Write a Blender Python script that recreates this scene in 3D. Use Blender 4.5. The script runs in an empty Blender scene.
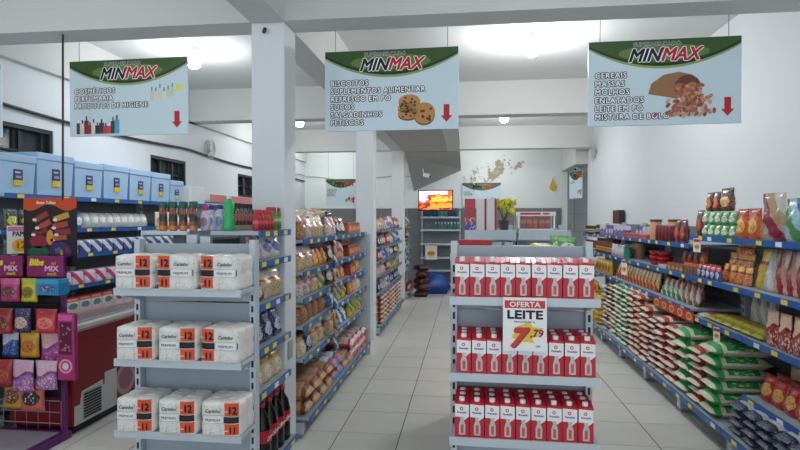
import bpy, bmesh, math, random
from mathutils import Matrix, Vector, Euler
R = math.radians
scene = bpy.context.scene
C = scene.collection

# ------------------------------------------------------------------ camera, world, exposure
cam_d = bpy.data.cameras.new('camera'); cam = bpy.data.objects.new('camera', cam_d); C.objects.link(cam)
cam.location = (0, 0, 1.57)
cam.rotation_euler = (R(90-0.63), 0, R(6.95))
cam_d.sensor_width = 36; cam_d.lens = 36*550/800
cam_d.clip_start = .05; cam_d.clip_end = 60
scene.camera = cam
scene.view_settings.view_transform = 'Standard'; scene.view_settings.look = 'None'
scene.view_settings.gamma = 1; scene.view_settings.use_curve_mapping = False
scene.view_settings.exposure = 0.72
w = bpy.data.worlds.new('world'); scene.world = w; w.use_nodes = True
w.node_tree.nodes['Background'].inputs[0].default_value = (.80, .90, 1, 1)     # daylight through the open shop front
w.node_tree.nodes['Background'].inputs[1].default_value = .74

# ------------------------------------------------------------------ helpers: materials
MATS = {}
def lin(c):
    if isinstance(c, str):
        c = c.lstrip('#'); c = tuple(int(c[i:i+2], 16)/255 for i in (0, 2, 4))
    return tuple((x/12.92 if x <= .04045 else ((x+.055)/1.055)**2.4) for x in c)
def mat(col, rough=.5, metal=0, emit=None, key=None, var=0.0, scale=8, bump=0, alpha=None, trans=0):
    k = key or (col, rough, metal, emit, var, scale, bump, alpha, trans)
    if k in MATS: return MATS[k]
    m = bpy.data.materials.new('surface_%d' % len(MATS)); m.use_nodes = True
    nt = m.node_tree; b = nt.nodes['Principled BSDF']; c = lin(col)
    b.inputs['Base Color'].default_value = (*c, 1); b.inputs['Roughness'].default_value = rough
    b.inputs['Metallic'].default_value = metal
    if emit: b.inputs['Emission Color'].default_value = (*c, 1); b.inputs['Emission Strength'].default_value = emit
    if trans: b.inputs['Transmission Weight'].default_value = trans
    if alpha is not None: b.inputs['Alpha'].default_value = alpha
    if var or bump:
        tc = nt.nodes.new('ShaderNodeTexCoord'); nz = nt.nodes.new('ShaderNodeTexNoise')
        nz.inputs['Scale'].default_value = scale; nz.inputs['Detail'].default_value = 5
        nt.links.new(tc.outputs['Object'], nz.inputs['Vector'])
        if var:
            mx = nt.nodes.new('ShaderNodeMix'); mx.data_type = 'RGBA'
            mx.inputs[6].default_value = (*[x*(1-var) for x in c], 1); mx.inputs[7].default_value = (*[min(1, x*(1+var)) for x in c], 1)
            nt.links.new(nz.outputs['Fac'], mx.inputs[0]); nt.links.new(mx.outputs[2], b.inputs['Base Color'])
        if bump:
            bp = nt.nodes.new('ShaderNodeBump'); bp.inputs['Strength'].default_value = bump; bp.inputs['Distance'].default_value = .01
            nt.links.new(nz.outputs['Fac'], bp.inputs['Height']); nt.links.new(bp.outputs[0], b.inputs['Normal'])
    MATS[k] = m
    return m
class NT:
    def __init__(s, m): s.nt = m.node_tree
    def m(s, op, a, b=None, c=None):
        n = s.nt.nodes.new('ShaderNodeMath'); n.operation = op
        for i, v in enumerate((a, b, c)):
            if v is None: continue
            if isinstance(v, (int, float)): n.inputs[i].default_value = v
            else: s.nt.links.new(v, n.inputs[i])
        return n.outputs[0]
    def mix(s, f, a, b):
        n = s.nt.nodes.new('ShaderNodeMix'); n.data_type = 'RGBA'
        s.nt.links.new(f, n.inputs[0])
        for i, v in ((6, a), (7, b)):
            if isinstance(v, tuple): n.inputs[i].default_value = (*v, 1)
            else: s.nt.links.new(v, n.inputs[i])
        return n.outputs[2]
def packmat(base, label, accent, style='oval', rough=.3, speck=None):
    """printed packaging film: base colour, label patch, accent band and small print, in the pack's own coordinates"""
    k = ('pack', base, label, accent, style, rough, speck)
    if k in MATS: return MATS[k]
    m = bpy.data.materials.new('print_%d' % len(MATS)); m.use_nodes = True
    nt = m.node_tree; b = nt.nodes['Principled BSDF']; b.inputs['Roughness'].default_value = rough
    n = NT(m); tc = nt.nodes.new('ShaderNodeTexCoord'); sp = nt.nodes.new('ShaderNodeSeparateXYZ')
    nt.links.new(tc.outputs['Generated'], sp.inputs[0]); x, y, z = sp.outputs
    vo = nt.nodes.new('ShaderNodeTexVoronoi'); vo.inputs['Scale'].default_value = 7
    nt.links.new(tc.outputs['Generated'], vo.inputs['Vector'])
    oi = nt.nodes.new('ShaderNodeObjectInfo'); va = nt.nodes.new('ShaderNodeVectorMath'); va.operation = 'ADD'
    cb_ = nt.nodes.new('ShaderNodeCombineXYZ')
    for i_ in range(3): nt.links.new(n.m('MULTIPLY', oi.outputs['Random'], 7.0+i_), cb_.inputs[i_])
    nt.links.new(tc.outputs['Generated'], va.inputs[0]); nt.links.new(cb_.outputs[0], va.inputs[1])
    vo.inputs['Scale'].default_value = 9; nt.links.new(va.outputs[0], vo.inputs['Vector'])
    fn = nt.nodes.new('ShaderNodeTexNoise'); fn.inputs['Scale'].default_value = 16; fn.inputs['Detail'].default_value = 3; nt.links.new(va.outputs[0], fn.inputs['Vector'])
    spk = n.m('LESS_THAN', vo.outputs['Distance'], .38)
    base, label, accent = lin(base), lin(label), lin(accent)
    def ell(cx, cz, rx, rz):
        return n.m('LESS_THAN', n.m('ADD', n.m('POWER', n.m('DIVIDE', n.m('SUBTRACT', x, cx), rx), 2.0), n.m('POWER', n.m('DIVIDE', n.m('SUBTRACT', z, cz), rz), 2.0)), 1.0)
    if style == 'oval':
        col = n.mix(n.m('GREATER_THAN', z, .74), base, accent)
        col = n.mix(ell(.5, .42, .36, .24), col, label)
        if speck: col = n.mix(n.m('MULTIPLY', spk, ell(.5, .4, .3, .18)), col, lin(speck))
    elif style == 'band':
        col = n.mix(n.m('COMPARE', z, .56, .15), base, label)
        col = n.mix(n.m('COMPARE', z, .12, .1), col, accent)
        if speck: col = n.mix(n.m('MULTIPLY', spk, n.m('LESS_THAN', z, .4)), col, lin(speck))
    elif style == 'clear':                  # see-through film, contents show, printed top
        col = n.mix(spk, base, lin(speck or '#8a5a30'))
        col = n.mix(n.m('GREATER_THAN', z, .66), col, label)
        col = n.mix(n.m('COMPARE', z, .64, .045), col, accent)
    elif style == 'diag':
        d = n.m('ADD', x, z)
        col = n.mix(n.m('COMPARE', d, .9, .22), base, label)
        col = n.mix(n.m('GREATER_THAN', d, 1.5), col, accent)
        if speck: col = n.mix(n.m('MULTIPLY', spk, n.m('LESS_THAN', d, .6)), col, lin(speck))
    elif style == 'sack':                   # lying sack: bands run across its length (y)
        col = n.mix(n.m('MULTIPLY', n.m('COMPARE', y, .5, .26), n.m('GREATER_THAN', z, .52)), base, label)
        col = n.mix(n.m('COMPARE', y, .12, .05), col, accent)
        col = n.mix(n.m('MULTIPLY', spk, n.m('COMPARE', y, .5, .16)), col, base)
    elif style == 'wave':
        s = n.m('ADD', z, n.m('MULTIPLY', n.m('SINE', n.m('MULTIPLY', x, 6.0)), .1))
        col = n.mix(n.m('GREATER_THAN', s, .52), base, label)
        col = n.mix(n.m('COMPARE', s, .52, .05), col, accent)
        if speck: col = n.mix(n.m('MULTIPLY', spk, n.m('LESS_THAN', s, .4)), col, lin(speck))
    ink = n.m('MULTIPLY', n.m('GREATER_THAN', fn.outputs['Fac'], .60), .32)              # busy small print
    col = n.mix(ink, col, tuple(x*.35 for x in accent))
    ink = n.m('MULTIPLY', n.m('LESS_THAN', fn.outputs['Fac'], .38), .45)
    col = n.mix(ink, col, tuple(min(1, x*1.25+.03) for x in label))
    b.inputs['Coat Weight'].default_value = .1 if style == 'sack' else .45; b.inputs['Coat Roughness'].default_value = .3 if style == 'sack' else .12
    if style == 'sack': b.inputs['Roughness'].default_value = .5
    nt.links.new(col, b.inputs['Base Color'])
    MATS[k] = m
    return m

# ------------------------------------------------------------------ helpers: meshes
class MB:
    def __init__(s): s.v = []; s.f = []; s.mi = []; s.sm = []; s.mats = []
    def mid(s, m):
        if m not in s.mats: s.mats.append(m)
        return s.mats.index(m)
    def add(s, vs, fs, m, smooth=False, M=None):
        o = len(s.v); k = s.mid(m)
        s.v += [tuple(M @ Vector(p)) if M else tuple(p) for p in vs]
        for f in fs: s.f.append([o+i for i in f]); s.mi.append(k); s.sm.append(smooth)
        return s
    def box(s, x0, x1, y0, y1, z0, z1, m, M=None):
        v = [(x, y, z) for z in (z0, z1) for y in (y0, y1) for x in (x0, x1)]
        return s.add(v, [(0, 2, 3, 1), (4, 5, 7, 6), (0, 1, 5, 4), (2, 6, 7, 3), (0, 4, 6, 2), (1, 3, 7, 5)], m, False, M)
    def bbox(s, x0, x1, y0, y1, z0, z1, m, b=.006, M=None):      # box with chamfered edges
        bm = bmesh.new(); bmesh.ops.create_cube(bm, size=1)
        for v in bm.verts: v.co = Vector((x0+(v.co.x+.5)*(x1-x0), y0+(v.co.y+.5)*(y1-y0), z0+(v.co.z+.5)*(z1-z0)))
        bmesh.ops.bevel(bm, geom=list(bm.edges), offset=b, segments=2, affect='EDGES', profile=.5)
        bm.verts.index_update()
        s.add([tuple(v.co) for v in bm.verts], [[v.index for v in f.verts] for f in bm.faces], m, False, M); bm.free(); return s
    def lathe(s, prof, m, n=12, M=None, cap=True, smooth=True):
        v = []; f = []
        for (r, z) in prof:
            for i in range(n):
                a = 2*math.pi*i/n; v.append((r*math.cos(a), r*math.sin(a), z))
        for j in range(len(prof)-1):
            for i in range(n):
                f.append((j*n+i, j*n+(i+1) % n, (j+1)*n+(i+1) % n, (j+1)*n+i))
        s.add(v, f, m, smooth, M)
        if cap:
            s.add(v[:n], [tuple(reversed(range(n)))], m, False, M); s.add(v[-n:], [tuple(range(n))], m, False, M)
        return s
    def tube(s, pts, r, m, n=8):
        pts = [Vector(p) for p in pts]; v = []; f = []
        for j, p in enumerate(pts):
            t = (pts[min(j+1, len(pts)-1)]-pts[max(j-1, 0)]).normalized()
            a = t.orthogonal().normalized(); b = t.cross(a)
            if j: # keep frame steady
                a = (pa-t*pa.dot(t)).normalized(); b = t.cross(a)
            pa = a
            for i in range(n):
                q = 2*math.pi*i/n; v.append(tuple(p+r*(math.cos(q)*a+math.sin(q)*b)))
        for j in range(len(pts)-1):
            for i in range(n): f.append((j*n+i, j*n+(i+1) % n, (j+1)*n+(i+1) % n, (j+1)*n+i))
        f.append(tuple(reversed(range(n)))); f.append(tuple(range(len(v)-n, len(v))))
        return s.add(v, f, m, True)
    def prism(s, poly, y0, y1, m, M=None):       # polygon in xz, extruded along y
        n = len(poly); v = [(x, y0, z) for x, z in poly]+[(x, y1, z) for x, z in poly]
        f = [tuple(range(n)), tuple(reversed(range(n, 2*n)))]+[(i, n+i, n+(i+1) % n, (i+1) % n) for i in range(n)]
        return s.add(v, f, m, False, M)
    def flat(s, poly, y, m):                     # printed polygon in xz facing -y
        a = sum(poly[i][0]*poly[(i+1) % len(poly)][1]-poly[(i+1) % len(poly)][0]*poly[i][1] for i in range(len(poly)))
        if a < 0: poly = poly[::-1]
        return s.add([(x, y, z) for x, z in poly], [tuple(range(len(poly)))], m)
    def rect(s, x0, x1, z0, z1, y, m): return s.flat([(x0, z0), (x1, z0), (x1, z1), (x0, z1)], y, m)
    def disc(s, cx, cz, rx, rz, y, m, n=14, rot=0):
        return s.flat([(cx+rx*math.cos(a)*math.cos(rot)-rz*math.sin(a)*math.sin(rot), cz+rx*math.cos(a)*math.sin(rot)+rz*math.sin(a)*math.cos(rot)) for a in [2*math.pi*i/n for i in range(n)]], y, m)
    def text(s, string, x, z, h, y, m, bold=0, shear=0, align='LEFT', sx=1, depth=0, spc=1.0):
        cu = bpy.data.curves.new('t', 'FONT'); cu.body = string; cu.size = 1; cu.resolution_u = 2
        cu.space_character = spc; cu.shear = shear; cu.align_x = align; cu.fill_mode = 'FRONT' if not depth else 'BOTH'
        ob = bpy.data.objects.new('t', cu); C.objects.link(ob)
        me = bpy.data.meshes.new_from_object(ob.evaluated_get(bpy.context.evaluated_depsgraph_get()))
        k = h/.69
        fs = [list(p.vertices) for p in me.polygons]
        for i in range(9 if bold else 1):           # heavier strokes: the glyph repeated around itself
            dx, dz = (0, 0) if i == 8 or not bold else (bold*k*math.cos(i*math.pi/4), bold*k*math.sin(i*math.pi/4))
            s.add([(x+dx+v.co.x*k*sx, y-i*.00006, z+dz+v.co.y*k) for v in me.vertices], fs, m)
        bpy.data.objects.remove(ob); bpy.data.curves.remove(cu); bpy.data.meshes.remove(me)
        return s
    def mesh(s, name='mesh'):
        me = bpy.data.meshes.new(name); me.from_pydata(s.v, [], s.f)
        for m in s.mats: me.materials.append(m)
        me.polygons.foreach_set('material_index', s.mi); me.polygons.foreach_set('use_smooth', s.sm)
        me.update(); return me
    def build(s, name, parent=None, loc=(0, 0, 0), rot=(0, 0, 0)): return obj(name, s.mesh(name), parent, loc, rot)
def obj(name, me, parent=None, loc=(0, 0, 0), rot=(0, 0, 0)):
    o = bpy.data.objects.new(name, me); C.objects.link(o); o.parent = parent
    o.location = loc; o.rotation_euler = rot; return o
def tag(o, label=None, cat=None, group=None, kind=None):
    if label:
        o['label'] = label; nw = len(label.split())
        if nw < 4 or nw > 16: print('LABEL LENGTH', nw, label)
    if cat: o['category'] = cat
    if group: o['group'] = group
    if kind: o['kind'] = kind
    return o
def thing(name, label, cat, loc=(0, 0, 0), rz=0, group=None):
    o = obj(name, None, None, loc, (0, 0, rz)); o.empty_display_size = .1
    return tag(o, label, cat, group)
ORD = 'first second third fourth fifth sixth seventh eighth ninth tenth eleventh twelfth thirteenth fourteenth fifteenth sixteenth seventeenth eighteenth nineteenth twentieth'.split()
rnd = random.Random(5)

# pixel -> world helpers for laying out the place (camera above): on a plane Y, X or Z
CA, SA = math.cos(R(6.95)), math.sin(R(6.95))
def onY(px, Y):
    k = (px-400)/550; d = Y/(CA+k*SA); return d*(-SA+k*CA)
def onX(px, X):
    k = (px-400)/550; d = X/(-SA+k*CA); return d*(CA+k*SA)
def depth(X, Y): return Y*CA-X*SA
def zof(py, X, Y): return 1.57-(py-219)/550*depth(X, Y)

# ------------------------------------------------------------------ lamps the place has (bare bulbs on the ceiling)
WALL = mat('#dde0e3', .75, var=.035, scale=1.7, bump=.15, key='wall')
BEAM = mat('#d3d3d0', .8, var=.04, scale=2.0, bump=.15, key='beam')
CEIL = mat('#dcdcda', .85, var=.04, scale=1.2, bump=.1, key='ceil')
CZ = 3.30; BZ = 2.88; XL = -3.75; XR = 2.28; YB = 12.45; YF = -1.6
def lamp(x, y, z, power, label):
    t = thing('ceiling_lamp', label, 'lamp', (x, y, z))
    MB().lathe([(.055, 0), (.055, -.03), (.03, -.04), (.03, -.075)], mat('#e8e8e6', .4), 16).build('lamp_holder', t)
    MB().lathe([(.025, -.075), (.055, -.10), (.068, -.14), (.06, -.18), (.03, -.205)], mat('#ffffff', .3, emit=14.0), 16).build('bulb', t)
    ld = bpy.data.lights.new('bulb_light', 'POINT'); ld.energy = power; ld.color = (.93, .98, 1.0); ld.shadow_soft_size = .09
    lo = bpy.data.objects.new('bulb_light', ld); C.objects.link(lo); lo.parent = t; lo.location = (0, 0, -.30)
    return t
LP = 30
lamp(.60, 5.30, CZ, LP, 'bare white bulb glowing on the ceiling above the milk display aisle')
lamp(.58, 8.85, CZ, LP, 'small glowing bulb on the ceiling between second and third beams, right')
lamp(-2.75, 5.30, CZ, LP*.55, 'glowing ceiling bulb half hidden behind the cosmetics sign')
lamp(-2.75, 8.85, CZ, LP*.55, 'glowing ceiling bulb over the far end of the left aisle')
lamp(.50, 11.45, CZ, LP*.3, 'small glowing bulb in front of the peeling back wall')
lamp(-2.95, 11.45, CZ, LP*.3, 'small glowing bulb by the back wall, left of the middle column')
lamp(.60, 1.70, CZ, LP*.4, 'ceiling bulb over the shop entrance, right side')
lamp(-2.75, 1.70, CZ, LP*.4, 'ceiling bulb over the shop entrance, left side')

# ------------------------------------------------------------------ the setting
def struct(o, label=None): return tag(o, label, None, None, 'structure')
TW = .45; JX = -.482; JY = 3.958
fl = struct(MB().box(XL-.1, 3.6, YF, 14.2, -.12, -.004, mat('#6d6a66', .9)).build('floor'), 'light grey square tiled floor of the shop')
tilem = [mat(c, .32, var=.05, scale=5, bump=.04) for c in ('#dad7d0', '#d5d2ca', '#dfdcd6')]
def tile_mesh(m):
    b = MB(); h = TW/2-.0035; return b.add([(-h, -h, -.004), (h, -h, -.004), (h, h, -.004), (-h, h, -.004), (-h+.002, -h+.002, 0), (h-.002, -h+.002, 0), (h-.002, h-.002, 0), (-h+.002, h-.002, 0)],
        [(4, 5, 6, 7), (0, 1, 5, 4), (1, 2, 6, 5), (2, 3, 7, 6), (3, 0, 4, 7)], m).mesh('floor_tile')
TM = [tile_mesh(m) for m in tilem]
spots = []
for i in range(-8, 8):
    for j in range(-13, 20):
        x = JX+(i+.5)*TW; y = JY+(j+.5)*TW
        if x < XL+.1 or x > XR+1.2 or y > 13.9 or y < YF+.1 or (x > XR-.1 and y < 10.5): continue
        d = depth(x, y); px = 400+550*((x*CA+y*SA)/max(d, .1))
        aisle = (-1.35 < x < .15 or .4 < x < 1.9 or -3.0 < x < -1.7)
        spots.append((0 if (aisle and d > 3.3 and -30 < px < 830) else 1, d, x, y))
spots.sort(); rest = MB()
for k, (flag, d, x, y) in enumerate(spots):
    if flag == 0 and k < 300:
        obj('floor_tile', TM[rnd.randrange(3)], fl, (x, y, 0))
    else:
        me = TM[0]
        rest.add([(v.co.x+x, v.co.y+y, v.co.z) for v in me.vertices], [list(p.vertices) for p in me.polygons], tilem[0])
tag(rest.build('tile_field', fl), kind='stuff')

struct(MB().box(XL-.2, 3.6, YF, 14.2, CZ, CZ+.15, CEIL).build('ceiling'), 'white plastered ceiling between the concrete beams')
WIN = [(3.60, 4.61, 1.94, 2.37), (6.16, 7.0, 1.94, 2.34), (8.68, 9.6, 1.94, 2.32)]
b = MB(); y0 = YF
for (a, c, z0, z1) in WIN:
    b.box(XL-.2, XL, y0, a, 0, CZ, WALL); b.box(XL-.2, XL, a, c, 0, z0, WALL); b.box(XL-.2, XL, a, c, z1, CZ, WALL); y0 = c
b.box(XL-.2, XL, y0, YB+.2, 0, CZ, WALL)
struct(b.build('wall_left'), 'white painted side wall with high dark windows')
for n, (a, c, z0, z1) in enumerate(WIN):
    wn = struct(obj('window_%d' % (n+1), None), 'high dark metal framed window in the white side wall')
    wn['label'] = ['dark framed high window above the first blue coolers', 'dark framed high window above the last blue cooler', 'dark framed high window farthest along the left wall'][n]
    fm = mat('#2c2f31', .5, .3); X0 = XL-.13
    f = MB(); s = .035
    f.box(X0, X0+.12, a, a+s, z0, z1, fm); f.box(X0, X0+.12, c-s, c, z0, z1, fm); f.box(X0, X0+.12, a+s, c-s, z0, z0+s, fm); f.box(X0, X0+.12, a+s, c-s, z1-s, z1, fm)
    f.build('window_frame', wn)
    k = 3
    for i in range(1, k):
        yy = a+(c-a)*i/k; MB().box(X0+.02, X0+.09, yy-.014, yy+.014, z0+s, z1-s, fm).build('mullion', wn)
    zz = (z0+z1)/2; MB().box(X0+.03, X0+.08, a+s, c-s, zz-.01, zz+.01, fm).build('mullion', wn)
    for i in range(k):
        ya = a+s+(c-a-2*s)*i/k+.014; yb = a+s+(c-a-2*s)*(i+1)/k-.014
        for (za, zb) in ((z0+s, zz-.01), (zz+.01, z1-s)):
            MB().box(X0+.04, X0+.046, ya, yb, za, zb, mat('#30363a', .15)).build('pane', wn)
struct(MB().box(XR, XR+.2, YF, 10.65, 0, CZ, WALL).build('wall_right'), 'white side wall behind the grocery shelves')
# back wall: white above, grey panelled band below; peeling plaster near the top
pw = bpy.data.materials.new('peeling_wall'); pw.use_nodes = True
n = NT(pw); nt = pw.node_tree; bs = nt.nodes['Principled BSDF']; bs.inputs['Roughness'].default_value = .8
tc = nt.nodes.new('ShaderNodeTexCoord'); sp = nt.nodes.new('ShaderNodeSeparateXYZ'); nt.links.new(tc.outputs['Object'], sp.inputs[0])
nz = nt.nodes.new('ShaderNodeTexNoise'); nz.inputs['Scale'].default_value = 5; nz.inputs['Detail'].default_value = 8; nz.inputs['Roughness'].default_value = .7
nt.links.new(tc.outputs['Object'], nz.inputs['Vector'])
e = n.m('ADD', n.m('POWER', n.m('DIVIDE', n.m('SUBTRACT', sp.outputs[0], .62), .75), 2.0), n.m('POWER', n.m('DIVIDE', n.m('SUBTRACT', n.m('SUBTRACT', sp.outputs[2], n.m('MULTIPLY', sp.outputs[0], .25)), 2.52), .28), 2.0))
fac = n.m('MULTIPLY', n.m('LESS_THAN', e, 1.0), n.m('GREATER_THAN', n.m('SUBTRACT', nz.outputs['Fac'], n.m('MULTIPLY', e, .1)), .5))
nt.links.new(n.mix(fac, lin('#e9edec'), lin('#b3a48c')), bs.inputs['Base Color'])
lamp(2.9, 12.4, CZ, LP*.8, 'added fill bulb brightening the passage beyond the far doorway')  # added fill light for the dark tiled wall; no bulb is known here
bw = struct(MB().box(XL-.2, 2.19, YB, YB+.2, 0, CZ, pw).build('wall_back'), 'white back wall with a peeling patch, grey band below')
bandm = mat('#77797a', .6)
for x in [XL+i*.6 for i in range(10)]:
    x1 = min(x+.59, 2.06)
    if x1 > x: MB().box(x, x1, YB-.02, YB, .0, 1.81, bandm).build('wall_panel', bw)
# opening at the far right with a tiled room beyond
tr = struct(MB().box(1.9, 3.6, 13.6, 13.8, 0, CZ, mat('#8f9292', .6)).build('wall_tiled'), 'grey tiled wall seen through the far right doorway')
tlm = MB().box(-.155, .155, -.012, 0, -.205, .205, mat('#b9bcbc', .25, var=.05)).mesh('wall_tile')
for i in range(5):
    for j in range(7): obj('wall_tile', tlm, tr, (2.07+i*.32, 13.6, .22+j*.42))
struct(MB().box(3.5, 3.7, 10.65, 13.6, 0, CZ, WALL).build('wall_passage'), 'white wall closing the passage beyond the doorway')
struct(MB().box(XR, 3.5, 10.65, 10.85, 0, CZ, WALL).build('wall_return'), 'white return wall beside the far doorway')
struct(MB().box(2.06, 3.5, YB-1.6, YB+.2, 2.62, CZ, BEAM).build('trim_1'), 'white lintel over the far right doorway')
# beams and columns
for k, y in enumerate((3.53, 7.0, 10.4)):
    struct(MB().box(XL, XR, y, y+.24, BZ, CZ, BEAM).build('ceiling_beam'), ['nearest white cross beam over the hanging signs', 'second white cross beam behind the hanging signs', 'farthest white cross beam before the back wall'][k])
struct(MB().box(-1.43, -1.2, YF, YB, BZ-.004, CZ, BEAM).build('ceiling_beam'), 'long white beam running over the row of columns')
struct(MB().box(XL, XL+.06, YF, YB, BZ, CZ, BEAM).build('ceiling_beam'), 'white edge beam along the left wall')
for k, y in enumerate((3.53, 7.0, 10.4)):
    c = struct(MB().bbox(-1.43, -1.2, y+.002, y+.238, 0, BZ-.004, WALL, .008).build('column'), ['square white column beside the toilet paper display', 'square white column under the cookie sign', 'farthest square white column by the television'][k])
    if k == 0:
        MB().bbox(-1.2, -1.188, 3.58, 3.66, .62, .74, mat('#a7a9a4', .5), .003).build('socket_plate', c)
        MB().tube([(-1.33, 3.52, 2.83), (-1.33, 3.50, 2.80)], .012, mat('#3a3a38', .6)).build('hook', c)
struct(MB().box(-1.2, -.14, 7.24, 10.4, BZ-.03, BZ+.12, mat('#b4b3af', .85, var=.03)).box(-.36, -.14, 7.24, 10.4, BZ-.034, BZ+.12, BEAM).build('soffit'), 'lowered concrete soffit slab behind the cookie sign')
st = MB(); 
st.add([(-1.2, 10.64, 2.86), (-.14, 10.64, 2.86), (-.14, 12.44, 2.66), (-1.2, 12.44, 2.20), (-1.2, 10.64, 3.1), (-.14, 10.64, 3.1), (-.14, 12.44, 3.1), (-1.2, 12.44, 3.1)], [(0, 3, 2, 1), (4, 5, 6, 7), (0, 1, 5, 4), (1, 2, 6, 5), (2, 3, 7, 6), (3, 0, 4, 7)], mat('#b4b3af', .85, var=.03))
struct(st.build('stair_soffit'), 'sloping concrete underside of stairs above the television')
# black cable along the left wall
pts = []
for i in range(40):
    y = 3.0+i*.24; pts.append((XL+.025, y, 2.54-.05*abs(math.sin(y*.9))-.004*y))
tag(MB().tube(pts, .016, mat('#1d1d1f', .5), 6).build('wall_cable'), 'black cable sagging along the white left wall', 'cable')
pts = [(XL+.02, 10.5+i*.2, 2.55+.03*math.sin(i)) for i in range(9)]+[(x, YB-.015, 2.5+.05*math.sin(x*3)) for x in [-3.7+i*.25 for i in range(11)]]
tag(MB().tube(pts, .008, mat('#a9aaa8', .6), 5).build('wall_cable'), 'thin grey cable running along the back wall', 'cable')
# wall clock / fans and cameras
def round_fan(loc, rz, label, r=.17):
    t = thing('wall_fan', label, 'fan', loc, rz)
    b = MB(); g = mat('#c8c6c0', .5)
    for rr in (r, r*.7, r*.4): b.tube([(rr*math.cos(a), -.05-.02*(1-rr/r), rr*math.sin(a)) for a in [2*math.pi*i/20 for i in range(21)]], .006, g, 5)
    b.build('cage', t)
    M = Matrix.Rotation(R(90), 4, 'X')
    MB().lathe([(.05, 0), (.05, .06)], g, 12, M).build('motor', t)
    for i in range(3):
        a = 2*math.pi*i/3
        MB().add([(0, -.03, 0), (r*.85*math.cos(a-.3), -.035, r*.85*math.sin(a-.3)), (r*.85*math.cos(a+.3), -.022, r*.85*math.sin(a+.3)),
                  (0, -.026, 0), (r*.85*math.cos(a-.3), -.031, r*.85*math.sin(a-.3)), (r*.85*math.cos(a+.3), -.018, r*.85*math.sin(a+.3))],
                 [(0, 1, 2), (5, 4, 3), (0, 3, 4, 1), (1, 4, 5, 2), (2, 5, 3, 0)], mat('#b3aea4', .4)).build('blade', t)
round_fan((XL, 7.62, 2.60), R(90), 'round wall fan high on the left wall beyond the cosmetics sign', .14)
round_fan((XR, 10.2, 2.78), R(-90), 'round wall fan high on the right wall by the doorway', .17)
def security_camera(loc, rz, label):
    t = thing('security_camera', label, 'camera', loc, rz)
    MB().tube([(0, 0, 0), (0, 0, -.08), (0, -.03, -.1)], .012, mat('#d8d8d8', .4)).build('bracket', t)
    MB().lathe([(.035, 0), (.04, .02), (.04, .13), (.03, .14)], mat('#e4e4e4', .4), 12, Matrix.Translation((0, -.02, -.12)) @ Matrix.Rotation(R(105), 4, 'X')).build('camera_body', t)
    MB().lathe([(.028, 0), (.02, .01)], mat('#151515', .2), 12, Matrix.Translation((0, -.156, -.158)) @ Matrix.Rotation(R(105), 4, 'X')).build('lens', t)
security_camera((.12, YB-.06, 2.50), R(30), 'small security camera above the far hanging sign')
security_camera((XR+.0, 11.4, 2.72), R(-60), 'small security camera under the far doorway lintel')
security_camera((-.85, 10.7, 2.55), R(60), 'small dark tipped camera hanging above the television')

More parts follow.
